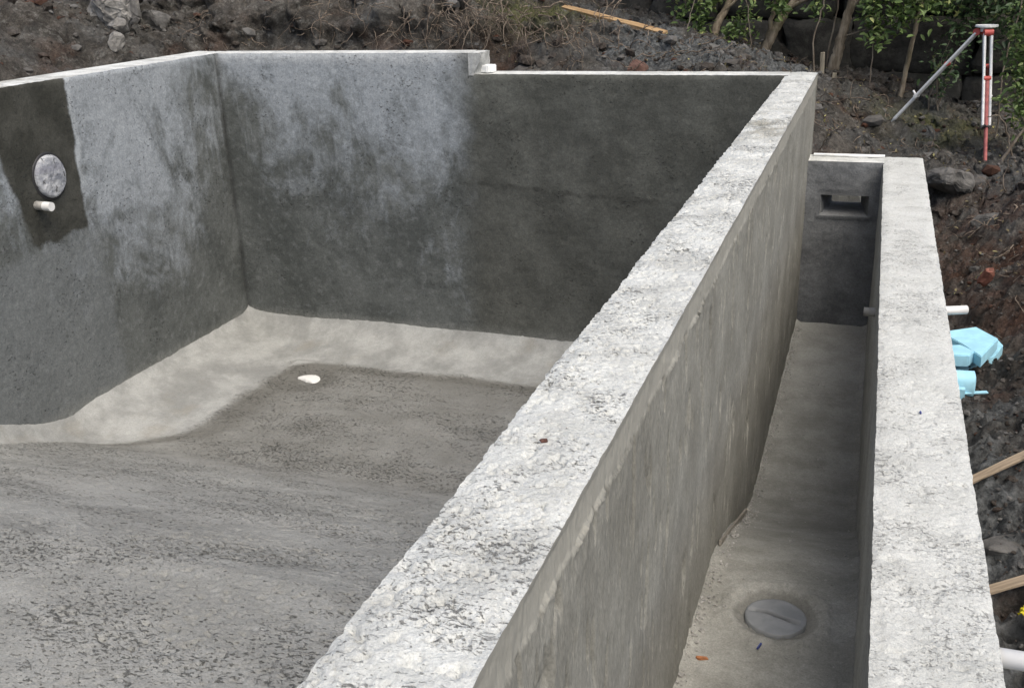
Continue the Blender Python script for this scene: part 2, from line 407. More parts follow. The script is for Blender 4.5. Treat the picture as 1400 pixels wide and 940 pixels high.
def m_rock(name, a, b, stain=(.10, .06, .035)):
    g = G(name, .9, .25)
    c = g.mix(g.rng(g.noise(7, 8, .68), .36, .66), a, b)
    c = g.mix(g.rng(g.noise(3.1, 5, .6, off=(5, 5, 1)), .55, .72, 0, .5), c, stain)
    c = g.mix(g.rng(g.noise(60, 5, .7), .62, .72, 0, .5), c, tuple(.4 * q for q in a))
    return g.out(c, g.bump(g.noise(35, 8, .72), .8, .02))
M_ROCK = m_rock('pale_basalt', (.14, .135, .125), (.29, .28, .26))
M_ROCKD = m_rock('dark_basalt', (.07, .068, .064), (.16, .155, .145))
M_STONE = m_rock('retaining_stone', (.028, .027, .024), (.072, .069, .060), (.040, .044, .024))

def m_bark(name, a, b, moss=.4):
    g = G(name, .92, .15)
    c = g.mix(g.rng(g.noise(16, 7, .66, sc=(1.6, 1.6, .4)), .36, .66), a, b)
    c = g.mix(g.rng(g.noise(4, 5, .6, off=(3, 2, 2)), .50, .68, 0, moss), c, (.085, .09, .04))
    return g.out(c, g.bump(g.noise(60, 6, .7, sc=(1.5, 1.5, .35)), .9, .012))
M_BARK = m_bark('lichen_bark', (.16, .13, .092), (.36, .305, .23))
M_TWIG = m_bark('twig_bark', (.13, .105, .08), (.27, .235, .19), .15)
M_ROOT = m_bark('root_bark', (.09, .068, .052), (.27, .225, .18), .0)

def m_leaf(name, a, b, c3, dry=0.0):
    g = G(name, .5, .4); r = g.attr('rnd')
    c = g.mix(g.rng(r, 0, .75, 0, 1, False), a, b)
    c = g.mix(g.rng(r, .88, .99), c, c3)
    g.put(g.b.inputs['Base Color'], c)
    tr = g.n('ShaderNodeBsdfTranslucent', {'Color': c}); mx = g.n('ShaderNodeMixShader', {0: .28})
    g.t.links.new(g.b.outputs[0], mx.inputs[1]); g.t.links.new(tr.outputs[0], mx.inputs[2])
    g.t.links.new(mx.outputs[0], g.t.nodes['Material Output'].inputs[0])
    return g.m
M_LEAF = m_leaf('broad_leaf', (.055, .095, .030), (.17, .245, .08), (.36, .38, .15))
M_LEAFD = m_leaf('dark_leaf', (.030, .056, .028), (.085, .14, .06), (.19, .22, .09))
M_LITTER = m_leaf('fallen_leaf', (.10, .075, .04), (.24, .21, .11), (.42, .40, .16))
M_GRASS = m_leaf('grass_blade', (.06, .075, .025), (.17, .17, .07), (.30, .27, .15))

M_PVC = plain('white_pvc', (.78, .78, .76), .4, .06, 12, .5, .05)
M_FOAMB = plain('blue_foam', (.36, .66, .79), .8, .09, 14, .2, .2)
M_FOAMW = plain('white_foam', (.78, .79, .78), .8, .06, 20, .2, .2)
M_ALU = plain('dull_aluminium', (.74, .75, .74), .45, .08, 30, .5, .08, 0.0)
M_RED = plain('red_plastic', (.55, .10, .085), .5, .12, 20, .4, .08)
M_REDF = plain('faded_red_paint', (.46, .15, .14), .6, .2, 25, .3, .1)
M_BLACK = plain('black_plastic', (.03, .03, .032), .5, .1, 20, .4, .1)
def m_wood(name, a, b):
    g = G(name, .8, .2)
    tc = g.n('ShaderNodeTexCoord').outputs['Object']
    c = g.mix(g.rng(g.noise(9, 6, .6, sc=(.35, 6, 6), v=tc, dist=.6), .36, .66), a, b)
    c = g.mix(g.rng(g.noise(14, 5, .6, v=tc), .58, .74, 0, .6), c, tuple(.45 * q for q in a))
    return g.out(c, g.bump(g.noise(30, 5, .6, sc=(.3, 5, 5), v=tc), .4, .004))
M_WOOD = m_wood('fresh_timber', (.27, .17, .085), (.43, .295, .16))
M_WOODG = m_wood('weathered_timber', (.21, .165, .115), (.35, .28, .20))
def m_film(name):
    g = G(name, .45, .45)
    c = g.mix(g.rng(g.noise(11, 6, .62), .36, .62), (.21, .222, .25), (.44, .452, .465))
    c = g.mix(g.rng(g.noise(17, 5, .6, sc=(1, 1.7, .8), off=(1, 4, 4)), .59, .63, 0, .85), c, (.055, .057, .06))
    x, y, z = g.xyz(); zz = g.ma('ADD', z, g.ma('MULTIPLY', g.noise(18, 3), .03))
    tape = g.ma('MULTIPLY', g.rng(zz, -.415, -.408), g.rng(zz, -.372, -.365, 1, 0)); c = g.mix(g.ma('MULTIPLY', tape, .7), c, (.24, .245, .28))
    return g.out(c, g.bump(g.noise(26, 5, .6), .8, .02))
M_FILM = m_film('dusty_plastic_film')
M_BRICK = plain('broken_brick', (.26, .115, .085), .9, .28, 25, .15, .5)
M_YEL = plain('yellow_plastic', (.72, .62, .03), .5, .1, 30, .4, .2)
M_ORANGE = plain('orange_plastic', (.42, .17, .07), .5, .1, 60, .4, .1)
M_BLUEINK = plain('blue_plastic', (.05, .07, .25), .5, .1, 60, .4, .1)
def m_cap(name):
    g = G(name, .5, .4); c = g.mix(g.rng(g.noise(9, 5, .6), .35, .65), (.165, .174, .18), (.235, .245, .25))
    return g.out(c, g.bump(g.noise(14, 4), .25, .01))
M_CAP = m_cap('grey_drain_cap')
M_WCAP = plain('white_drain_cap', (.78, .78, .75), .5, .05, 20, .4, .1)

# ------------------------------------------------------------------ dimensions of the shell (metres)
WT = .21; YB = 7.494; TB = .21; PL = 4.915; TL = .313; H1 = .161; XS = -2.506
TX = .497; TW = .26; ZT = -.566; YT = 7.332; TT = .244
Y0 = -1.6
def jit(P, a=.003):
    J = np.stack([fbm(P, 22, 2, s) for s in (1, 2, 3)], 1); return P + J * a
def rag(y, s, a): # ragged edge line as a function of position along the wall
    Q = np.stack([y, y * 0, y * 0 + s], 1); return a * (.35 * fbm(Q, 4, 2, s) + .4 * fbm(Q, 24, 3, s + 1, .6) + 1.1 * np.clip(fbm(Q, 9, 2, s + 2) - .34, 0, None))
def crumb(P, seed, amp=.006, s=34):
    """pitted, clotted surface"""
    n = fbm(P, s, 4, seed, .58); m = fbm(P, 4.0, 2, seed + 5)
    pit = np.clip(n - .12 - .22 * m, 0, None)
    crease = np.clip(.10 - np.abs(fbm(P * np.array([.75, 1.3, 1]), s * 1.1, 2, seed + 7)), 0, None) * np.clip(.3 + 2.2 * m, 0, 1.2)
    return amp * (.6 * n - 3.0 * pit - 8.0 * crease + .7 * fbm(P, 8, 2, seed + 3))
st3 = lambda x, y, z: np.stack([x, y, z], 1)

# -------- pool floor
def floor_z(x, y):
    deep, sh = -2.35, -1.35
    r = np.clip((5.2 - y), 0, None); z = deep + .41 * (np.sqrt(r * r + .03) - math.sqrt(.03) * np.exp(-r * 3)) * (r > 0)
    z = np.where(y > 5.2, deep, np.minimum(z, deep + .41 * r))
    over = np.clip(z - sh, 0, None); z = z - over * .85
    wl = .10 + .68 * sstep(4.85, 5.6, y)
    hl = .09 + .06 * sstep(4.9, 5.5, y)
    tl = np.clip(1 - (x + PL) / wl, 0, 1); tb = np.clip(1 - (YB - y) / .52, 0, 1)
    c = np.maximum(hl * tl ** 1.7, .15 * tb ** 1.7)
    c = np.sqrt((hl * tl ** 1.7) ** 2 + (.15 * tb ** 1.7) ** 2 ) * .2 + c * .8
    d = np.minimum((x + PL) / wl, (YB - y) / .52)       # <1 inside the cove
    fil = np.exp(-(x + PL) / .045) * .05 + np.exp(-(YB - y) / .045) * .05
    return z + c + fil, d
def build_floor():
    xs = steps((-PL - .02, -.19, .0092)); ys = steps((Y0, 1.7, .08), (1.7, 3.6, .0085), (3.6, 5.6, .013), (5.6, YB + .02, .02))
    out = {}
    def fn(x, y):
        P = st3(x, y, x * 0); z, d = floor_z(x, y)
        ed = d + .07 * fbm(P, 2.2, 2, 21) + .025 * fbm(P, 14, 2, 22)
        # rounded inner corner of the cove
        cx, cy = -PL + .78 + .32, YB - .52 - .32
        inc = (x < cx) & (y > cy); rr = np.sqrt((x - cx) ** 2 + (y - cy) ** 2)
        ed = np.where(inc & (ed > 1), np.minimum(ed, 1 + (.34 - rr) * 2.2 + .1 * fbm(P, 3, 3, 21)), ed)
        band = 1 - sstep(.90, 1.06, ed)
        rough = 1 - band
        A = P * np.array([.62, 1.15, 1])
        n = fbm(A, 30, 4, 31, .6); m = fbm(P * np.array([.55, 1.3, 1]), 1.6, 3, 33)
        am = np.clip(.75 + 1.1 * m, .12, 1.5) * (.35 + .65 * sstep(6.6, 3.5, y))
        dz = rough * am * (.0075 * n - .030 * np.clip(n - .18, 0, None)) + rough * .009 * fbm(P * np.array([.6, 1.2, 1]), 3.0, 3, 35) + band * .004 * fbm(P, 9, 3, 37)
        q = y - 5.0 + .06 * x * 0 + .10 * fbm(P, 1.2, 2, 41)
        streak = np.exp(-(q / .10) ** 2) * rough * np.clip(.8 + fbm(P, 2, 2, 44), 0, 1) * sstep(-4.6, -4.0, x)
        q2 = y - 3.7 + .25 * fbm(P, .9, 2, 45) + .12 * (x + 3)
        streak = np.maximum(streak, .8 * np.exp(-(q2 / .14) ** 2) * np.clip(.2 + 1.6 * fbm(P, 1.3, 2, 46), 0, 1))
        r = np.sqrt((x + 3.81) ** 2 + (y - 6.60) ** 2)
        damp = .50 * sstep(4.7, 5.4, y + .12 * fbm(P, 1.4, 2, 49)) + .45 * np.exp(-((ed - 1.17) / .14) ** 2) * (y > 5.0) + .75 * np.exp(-((r - .17) / .06) ** 2)
        out.update(band=band, streak=np.clip(streak, 0, 1), damp=np.clip(damp + .18 * fbm(P, 5, 2, 48), 0, .85) * rough)
        dz = dz - .02 * np.exp(-(r / .15) ** 2)
        return st3(x, y, z + dz)
    mb = MB(); mb.grid(xs, ys, fn)
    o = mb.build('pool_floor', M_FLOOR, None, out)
    tag(o, kind='structure'); return o
build_floor()

# -------- trough floor
def tfloor_z(x, y):
    z = -1.191 - .573 * sstep(2.95, 4.75, y)
    e = np.minimum(x, TX - x); z = z + .02 * np.clip(1 - e / .05, 0, 1) ** 2
    return z
def build_tfloor():
    xs = steps((-.01, TX + .01, .01)); ys = steps((Y0, 2.2, .06), (2.2, 4.6, .01), (4.6, YT + .02, .016))
    def fn(x, y):
        P = st3(x, y, x * 0); z = tfloor_z(x, y)
        r = np.sqrt((x - .248) ** 2 + (y - 2.855) ** 2)
        n = fbm(P, 34, 4, 51, .6); m = fbm(P, 3, 2, 52)
        side = np.clip(1 - np.minimum(x, TX - x) / .09, 0, 1)
        dz = (.3 + .9 * np.clip(m, 0, 1) + 2.2 * side) * (.004 * n - .010 * np.clip(n - .2, 0, None)) + .006 * fbm(P, 5, 2, 53)
        dz = dz - .012 * np.exp(-((r - .118) / .02) ** 2) + .010 * np.exp(-((r - .16) / .028) ** 2) * (1 + 1.5 * n)
        dz = np.where(r < .109, -.03, dz)
        return st3(x, y, z + dz)
    mb = MB(); mb.grid(xs, ys, fn)
    tag(mb.build('trough_floor', M_TFLOOR), kind='structure')
build_tfloor()

YS_W = steps((Y0, .7, .04), (.7, 2.4, .0036), (2.4, 4.4, .0065), (4.4, YB + TB, .012))
# -------- overflow (weir) wall between pool and trough
def weir_top(x, y):
    u = (x + WT) / WT
    eL = np.clip(1 - u / .28, 0, 1); eR = np.clip((u - .86) / .14, 0, 1)
    P = st3(x, y, x * 0)
    fade = np.clip(np.minimum(u, 1 - u) / .06, 0, 1)
    z = fade * crumb(P, 61, .0062, 30) - .008 * eL ** 2 - .003 * eR ** 2 + .005 * fbm(P, 2.2, 2, 62)
    brk = np.exp(-((y - 5.5) / .25) ** 2); z = z + brk * .012 * fbm(P, 9, 4, 63) * fade
    xo = eL * rag(y, 64, .013) + eR * rag(y, 65, -.003)
    return st3(x + xo, y, z)
def build_weir():
    t = empty('overflow_wall', (-.1, 3.0, -2.4))
    tag(t, 'long diagonal concrete overflow wall with rough pale top between pool and trough', 'wall')
    us = np.linspace(-WT, 0, 58)
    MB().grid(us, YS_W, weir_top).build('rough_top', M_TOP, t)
    mb = MB()
    zs = np.concatenate([steps((-2.0, -.16, .024), (-.16, 0, .005))])
    def right(y, z):
        P = st3(y * 0, y, z); top = weir_top(y * 0, y)
        w = sstep(-.03, 0, z)
        Q = st3(y, y * 0, y * 0)
        lipz = -.088 + .012 * fbm(Q, 5, 2, 71) + .009 * fbm(Q, 34, 4, 76, .7)
        near = .3 + .7 * sstep(5.4, 3.2, y)
        below = sstep(lipz + .003, lipz - .003, z)
        brk = np.clip(.25 + 1.6 * fbm(Q, 7, 3, 72, .6), 0, 1)
        ridge = np.exp(-((z - lipz + .004) / .0045) ** 2) * brk * (.6 + .9 * fbm(P, 60, 2, 78))
        x = near * (.0045 * below * (.5 + .5 * brk) + .0065 * ridge) - .004 + (.0035 * fbm(P, 6, 3, 73) + .0022 * fbm(P * np.array([1, 1.6, .7]), 30, 3, 74)) * (1 - w)
        scar = np.clip(fbm(P * np.array([1, 2.6, .55]), 7, 3, 75, .6) - .42, 0, .2); x = x - scar * .09 * below
        x = x * (1 - w) + top[:, 0] * w
        return st3(x, y, np.where(z > -1e-6, top[:, 2], z + top[:, 2] * w))
    mb.grid(YS_W, zs, right)
    ysc = steps((Y0, .6, .08), (.6, YB + TB, .03)); zc = steps((-2.6, -.1, .1), (-.1, 0, .01))
    def left(y, z):
        top = weir_top(y * 0 - WT, y); w = sstep(-.08, 0, z)
        return st3(-WT + (top[:, 0] + WT) * w + .004 * (1 - w) * fbm(st3(y * 0, y, z), 9, 2, 77), y, np.where(z > -1e-6, top[:, 2], z))
    mb.grid(YS_W, zc, left, flip=True)
    e = YB + TB
    us2 = np.linspace(-WT, 0, 58)
    def end(x, z):
        top = weir_top(x, x * 0 + e); w = (z > -1e-6)
        xr = np.where(w, top[:, 0], x); return st3(xr, x * 0 + e, np.where(w, top[:, 2], z))
    mb.grid(us2, steps((-2.6, 0, .13)), end, flip=True)
    mb.build('wall_body', M_WEIR, t)
build_weir()

# -------- generic wall pieces with displaced faces
def build_side():
    t = empty('pool_side_wall', (-PL - .15, 3.5, -2.3))
    tag(t, 'long left pool wall with bluish lime bloom, dark wet patch and pale top', 'wall')
    ys = steps((Y0, 3.6, .05), (3.6, YB, .016)); zs = steps((-2.45, H1, .017))
    def face(y, z):
        P = st3(y * 0, y, z); w = sstep(H1 - .03, H1, z)
        wy = sstep(YB - .05, YB, y)
        x = -PL + (1 - w) * (1 - wy) * (.008 * fbm(P, 1.6, 2, 81) + .0022 * fbm(P, 14, 4, 82, .6) - .012 * np.clip(fbm(P, 26, 3, 83) - .3, 0, None)) + w * rag(y, 84, .008) - .012 * sstep(H1 - .02, H1, z)
        return st3(x, y, z + w * rag(y, 85, .006))
    MB().grid(ys, zs, face).build('inner_face', M_SIDE, t)
    ysx = np.concatenate([ys, [YB + TB]]); us = np.linspace(0, 1, 16)
    def top(u, y):
        xi = face(y, y * 0 + H1)
        x = xi[:, 0] * (1 - u) + (-PL - TL) * u; P = st3(x, y, x * 0)
        return st3(x, y, xi[:, 2] * (1 - u) + (H1 + .004) * u + 4 * u * (1 - u) * crumb(P, 86, .004, 20))
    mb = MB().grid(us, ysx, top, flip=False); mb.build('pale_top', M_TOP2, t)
    mb = MB(); mb.box((-PL - TL, Y0, -2.6), (-PL - .03, YB + TB, H1 - .03), 'xyYz'); mb.build('wall_core', M_TROUGH_SIDE, t)
build_side()

def build_back():
    t = empty('pool_back_wall', (-2.6, YB + .1, -2.3))
    tag(t, 'far pool wall, higher at left, dark fresh render at right, narrow pale top', 'wall')
    xs = steps((-PL - .015, XS, .016), (XS, -WT + .02, .018))
    def face_z(topf, zs, name, mat, xr):
        def f(x, z):
            zt = topf(x); zz = -2.45 + (z + 2.45) * (zt + 2.45) / (zs[-1] + 2.45)
            P = st3(x, x * 0 + 3, zz); w = sstep(zs[-1] - .03, zs[-1], z); e = sstep(-PL + .05, -PL, x)
            y = YB - (1 - w) * (1 - e) * (.008 * fbm(P, 1.5, 2, 91) + .0024 * fbm(P, 13, 4, 92, .6) - .012 * np.clip(fbm(P, 24, 3, 93) - .3, 0, None)) - w * rag(x, 94, .009) + .010 * w
            return st3(x, y, zz + w * rag(x, 95, .005))
        MB().grid(xr, zs, f).build(name, mat, t)
        us = np.linspace(0, 1, 12)
        def top(x, u):
            fi = f(x, x * 0 + zs[-1]); y = fi[:, 1] * (1 - u) + (YB + TB) * u
            P = st3(x, y, x * 0)
            return st3(x, y, fi[:, 2] * (1 - u) + (topf(x) + .003) * u + 4 * u * (1 - u) * crumb(P, 96, .004, 22))
        return top, us
    # raised part: the step end is broken, not square
    hi = lambda x: np.where(x < -9, H1, H1 + 0 * x)
    zs = steps((-2.45, H1, .017))
    xl = steps((-PL - .015, XS - .10, .016)); xr = steps((XS - .10, -WT + .02, .018))
    top, us = face_z(hi, zs, 'raised_face', M_BACK, xl)
    xt = np.concatenate([[-PL - TL], xl, steps((XS - .09, XS, .015))])
    MB().grid(xl, us, top, flip=False).build('raised_top', M_TOP2, t)
    lo = lambda x: x * 0
    top2, us2 = face_z(lo, steps((-2.45, 0, .018)), 'overflow_face', M_BACK, xr)
    MB().grid(xr, us2, top2, flip=False).build('overflow_top', M_TOP2, t)
    # broken step block closing the raised part
    def step(x, v):
        n = 0
        return None
    mb = MB()
    prof = lambda y, z: XS + .010 * fbm(st3(y * 0, y, z), 16, 3, 97) - .06 * np.exp(-((y - YB) / .05) ** 2) * (1 - sstep(.0, .10, z))
    yv = np.linspace(YB - .002, YB + TB, 22); zv = np.linspace(-.01, H1, 18)
    mb.grid(yv, zv, lambda y, z: st3(prof(y, z), y, z))
    A = np.linspace(0, 1, 10)
    def fr(a, z):
        y = z * 0 + YB - .002; xe = prof(y, z); P = st3(a, y * 0, z)
        return st3((XS - .10) * (1 - a) + xe * a, y + .006 * fbm(P, 8, 3, 98) * a * (1 - a) * 4, z)
    mb.grid(A, zv, fr)
    mb.build('step_end', M_TROUGH_SIDE, t)
    def tp(a, y):
        xe = prof(y, y * 0 + H1); return st3((XS - .10) * (1 - a) + xe * a, y, y * 0 + H1 + .004 * fbm(st3(a * .1, y, y * 0), 20, 3, 99))
    MB().grid(A, yv, tp).build('step_top', M_TOP2, t)
    MB().box((-PL - .03, YB + .03, -2.6), (XS - .09, YB + TB, H1 - .012), 'Yz').box((XS - .09, YB + .03, -2.6), (-WT - .002, YB + TB - .001, -.012), 'Yz').build('wall_core', M_TROUGH_SIDE, t)
build_back()

def build_outer():
    t = empty('trough_outer_wall', (TX + .13, 3.0, -1.8))
    tag(t, 'low wide outer trough wall with pale flat top along right side', 'wall')
    ys = steps((Y0, .9, .05), (.9, 3.5, .0065), (3.5, YT + TT, .012))
    def top(x, y):
        u = (x - TX) / TW; P = st3(x, y, x * 0); fade = np.clip(np.minimum(u, 1 - u) / .05, 0, 1)
        eL = np.clip(1 - u / .15, 0, 1); eR = np.clip((u - .85) / .15, 0, 1)
        # trowelled at the far half, rougher and crumbly nearer
        am = .35 + .65 * sstep(6.0, 2.5, y)
        z = ZT + fade * am * crumb(P * np.array([.8, 1.3, 1]), 101, .0048, 26) - .006 * eL ** 2 - .004 * eR ** 2
        crack = np.exp(-((y - 4.63 + .04 * fbm(P, 6, 2, 102) - .05 * x) / .008) ** 2); z = z - .006 * crack
        return st3(x + eL * rag(y, 103, .005) + eR * rag(y, 104, -.005), y, z)
    us = np.linspace(TX, TX + TW, 42)
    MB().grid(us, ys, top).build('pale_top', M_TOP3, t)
    mb = MB()
    def side(x0, zb, seed):
        def f(y, z):
            tt = top(y * 0 + x0, y); w = sstep(ZT - .05, ZT, z); P = st3(y * 0 + x0, y, z)
            return st3(x0 + (tt[:, 0] - x0) * w + (1 - w) * (.006 * fbm(P, 3, 3, seed) + .003 * fbm(P, 18, 3, seed + 1)), y, np.where(z > ZT - 1e-6, tt[:, 2], z))
        return f
    mb.grid(ys, steps((-2.0, ZT - .06, .05), (ZT - .06, ZT, .01)), side(TX, -2.0, 105), flip=True)
    mb.grid(ys, steps((-1.6, ZT - .06, .05), (ZT - .06, ZT, .01)), side(TX + TW, -1.6, 107))
    e = YT + TT
    def end(x, z):
        tt = top(x, x * 0 + e); w = z > ZT - 1e-6
        return st3(np.where(w, tt[:, 0], x), x * 0 + e, np.where(w, tt[:, 2], z))
    mb.grid(us, steps((-1.9, ZT, .12)), end, flip=True)
    mb.build('wall_body', M_TROUGH_SIDE, t)
build_outer()

def build_end():
    t = empty('trough_end_wall', (.25, YT + .1, -1.8))
    tag(t, 'dark bluish end wall of the trough with a splayed rectangular opening', 'wall')
    hx0, hx1, hz0, hz1 = .10, .425, -.945, -.80          # opening at the face
    bx0, bx1, bz0, bz1 = .17, .37, -.90, -.80            # opening at the back
    xs = np.unique(np.concatenate([steps((-.005, hx0, .012)), steps((hx0, hx1, .012)), steps((hx1, TX + .005, .012))]))
    zs = np.unique(np.concatenate([steps((-1.85, hz0, .014)), steps((hz0, hz1, .012)), steps((hz1, ZT, .012))]))
    def f(x, z):
        P = st3(x, x * 0, z); w = sstep(ZT - .02, ZT, z)
        h = (np.abs(x - (hx0 + hx1) / 2) < (hx1 - hx0) / 2 + .03) & (z > hz0 - .03) & (z < hz1 + .03)
        y = YT - np.where(h, 0, 1) * (1 - w) * (.006 * fbm(P, 3, 3, 111) + .0035 * fbm(P, 18, 4, 112)) + w * .006
        lip = np.exp(-((z - hz0 + .008) / .012) ** 2) * (x > hx0 - .02) * (x < hx1 + .02)
        y = y - .012 * lip
        return st3(x, y, z)
    a, b = np.meshgrid(xs, zs, indexing='ij'); V = f(a.ravel(), b.ravel())
    i = np.arange(a.size).reshape(a.shape)
    F = np.stack([i[:-1, :-1], i[1:, :-1], i[1:, 1:], i[:-1, 1:]], -1)
    cx = (xs[:-1] + xs[1:])[:, None] / 2; cz = (zs[:-1] + zs[1:])[None] / 2
    hole = (cx > hx0) & (cx < hx1) & (cz > hz0) & (cz < hz1)
    mb = MB(); mb.add(V, F[~hole])
    yb = YT + TT
    A = [(hx0, YT, hz0), (hx1, YT, hz0), (hx1, YT, hz1), (hx0, YT, hz1)]; B = [(bx0, yb, bz0), (bx1, yb, bz0), (bx1, yb, bz1), (bx0, yb, bz1)]
    # lip displacement of the lower edge is met by the sill
    A[0] = (hx0, YT - .008, hz0); A[1] = (hx1, YT - .008, hz0)
    for k in range(4):
        mb.quad(A[k], A[(k + 1) % 4], B[(k + 1) % 4], B[k])
    mb.quad((0, yb, -1.85), B[0], B[3], (0, yb, ZT)); mb.quad(B[1], (TX, yb, -1.85), (TX, yb, ZT), B[2])
    mb.quad((0, yb, -1.85), (TX, yb, -1.85), B[1], B[0]); mb.quad(B[3], B[2], (TX, yb, ZT), (0, yb, ZT))
    mb.build('wall_body', M_TROUGH_END, t)
    MB().grid(np.linspace(-.002, TX + .004, 40), np.linspace(0, 1, 14), lambda x, u: st3(x, YT + .006 + (TT - .006) * u, ZT + .002 + 4 * u * (1 - u) * crumb(st3(x, u * .2, x * 0), 115, .003, 24))).build('pale_top', M_TOP2, t)
build_end()
# near ends of pool and trough, out of the picture, closing the shell behind the camera
o = MB().box((-PL - TL, Y0 - .25, -2.6), (TX + TW, Y0 - .002, -.02)).build('pool_near_wall', M_WEIR)
tag(o, 'concrete end wall closing pool and trough behind the viewer', 'wall')

# ------------------------------------------------------------------ ground
CP = np.array([
 (-5.4,0,-.3),(-5.4,4,-.25),(-5.4,6,-.2),(-5.5,7.6,-.15),(-6.5,3,.2),(-6.5,6,.22),(-7.6,8,.66),(-9,5,.9),(-9,9,1.1),(-12,3,1.2),(-12,10,1.4),
 (-5.2,7.95,-.3),(-4,7.95,-.35),(-3,7.95,-.35),(-2,7.95,-.25),(-1,7.95,-.2),(-6.0,8.5,.28),(-5,8.62,-.05),(-4,8.66,-.1),(-3,8.66,-.1),(.25,7.72,-1.2),(.0,7.72,-1.1),(.5,7.72,-1.2),
 (-6,9.0,.66),(-5,8.9,.58),(-4,8.92,.56),(-3.2,8.98,.42),(-2.8,9.7,.42),(-2.4,9.8,.33),(-1.45,9.3,.10),(-1.3,8.5,-.10),(-2,8.6,.0),(-2,9.2,.19),
 (-1.14,10.2,-.02),(-.65,10.2,-.14),(0,10.2,-.31),(.6,10.2,-.52),(.55,9.5,-.65),(1.285,8.81,-.85),(.2,8.0,-.75),(-.4,8.3,-.25),(.3,8.8,-.64),
 (1.45,8.24,-.82),(1.5,10.3,-.75),(.4,11,-.47),(-.8,11,-.08),(-2.5,11,.38),(-4,11,.75),(-6,11,1.0),(2.5,11,-.6),(4,10,-.4),(3,8,-.5),
 (.95,7.6,-1.12),(.85,6.5,-1.34),(.85,5.5,-1.34),(.85,4.5,-1.15),(.9,3.4,-1.02),(.9,2.5,-1.02),(.9,1,-1.0),(.9,-1,-1.0),
 (1.4,7.27,-.88),(1.32,6.3,-1.0),(1.4,5.5,-.95),(1.2,4.5,-1.02),(1.1,3.5,-.95),(1.2,2.5,-.92),(1.8,6,-.58),(1.8,4,-.62),(1.8,2,-.6),(1.5,0,-.8),
 (3,5,-.4),(3,2,-.4),(6,5,-.3),(10,5,-.3),(10,-5,-.3),(0,-6,-.3),(-6,-6,-.1),(-14,-6,.8),(0,14,.4),(-6,16,1.2),(8,14,.2),
 (-60,-40,1),(-60,60,2),(60,60,.5),(60,-40,0),(0,60,1.5),(60,5,0),(-60,5,1.5),(0,-40,0)], float)
def _rbf():
    d = np.sqrt(((CP[:, None, :2] - CP[None, :, :2]) ** 2).sum(-1) + .0025); n = len(CP)
    A = np.zeros((n + 1, n + 1)); A[:n, :n] = -d + np.eye(n) * .01; A[n, :n] = A[:n, n] = 1
    return np.linalg.solve(A, np.concatenate([CP[:, 2], [0]]))
_w = _rbf()
def ground_base(x, y):
    o = np.full(len(x), _w[-1])
    for k in range(len(CP)): o -= _w[k] * np.sqrt((x - CP[k, 0]) ** 2 + (y - CP[k, 1]) ** 2 + .0025)
    return o
def ground_z(x, y):
    x = np.asarray(x, float).ravel(); y = np.asarray(y, float).ravel()
    P = st3(x, y, x * 0); z = ground_base(x, y)
    near = ((x > -10) & (x < 4) & (y > -2) & (y < 13)) * 1.0
    amp = .13 * near * (1 - .55 * ((x > .7) & (y < 8)))
    z = z + amp * fbm(P, 1.5, 3, 121) + .055 * near * fbm(P, 5, 3, 122, .6)
    rid = 1 - np.abs(fbm(P, 7, 3, 124, .6)) * 2
    z = z + near * .045 * rid + near * .028 * fbm(P, 22, 3, 123, .62)
    return z
def inside_pit(x, y):
    return ((x > -PL - TL + .04) & (x < -.05) & (y < YB + TB - .03) & (y > Y0 - .2)) | ((x > -.06) & (x < TX + TW - .03) & (y < YT + TT - .03) & (y > Y0 - .2))
def build_ground():
    xs = steps((-80, -14, 6), (-14, -9, .25), (-9, -5.3, .028), (-5.3, .70, .026), (.70, 1.75, .0125), (1.75, 3.2, .05), (3.2, 14, .5), (14, 80, 6))
    ys = steps((-60, -8, 6), (-8, .4, .4), (.4, 4.4, .016), (4.4, 7.5, .022), (7.5, 11.3, .021), (11.3, 16, .3), (16, 80, 6))
    at = {}
    def fn(x, y):
        z = ground_z(x, y); pit = inside_pit(x, y); P = st3(x, y, z)
        lim = np.where((x > .74) & (x < .80) & (y < 7.6), -.72, 9)       # soil never laps over the wall top
        z = np.minimum(z, lim)
        dx = .05 * fbm(P, 6, 3, 131, .6); dy = .05 * fbm(P, 6, 3, 132, .6)
        ov = (x < -1.6) * (x > -6.4) * sstep(.12, .40, z) * (y < 9.4) * (y > 8.1); dy = dy - .16 * ov * (.55 + 1.5 * fbm(st3(x, x * 0, z), 2.6, 3, 138))
        keep = (~pit) & (y > 7.85) & (y < 11.2) & (x > -9) & (x < 3)
        g1 = np.clip(sstep(1.4, .8, x) * sstep(5.2, 4.2, y) * (x > .6) + .9 * sstep(-2.3, -1.7, x) * sstep(.2, -.5, x) * sstep(8.2, 8.8, y) * sstep(10.8, 9.6, y), 0, 1)
        g1 = np.clip(g1 * (.75 + .9 * fbm(P, 2.5, 3, 133)) + .45 * sstep(.5, .9, x) * (y > 7.7) * (.5 + fbm(P, 2, 2, 137)) + .35 * np.clip(fbm(P, 1.8, 3, 134) * 2, 0, 1), 0, 1)
        ms = np.exp(-(((x + 2.62) / .36) ** 2 + ((y - 9.35) / .34) ** 2)) + .7 * np.exp(-(((x - .95) / .45) ** 2 + ((y - 9.7) / .4) ** 2))
        ms = np.clip(ms * 1.5 * (.7 + 1.2 * fbm(P, 5, 3, 135)) , 0, 1)
        at.update(grit=g1, moss=ms)
        z = np.where(pit, -3.0, z)
        return st3(x + dx * keep, y + dy * keep, z)
    mb = MB(); mb.grid(xs, ys, fn)
    tag(mb.build('ground', M_SOIL, None, at), kind='structure')
build_ground()
def gz(x, y): return float(ground_z(np.array([x]), np.array([y]))[0])

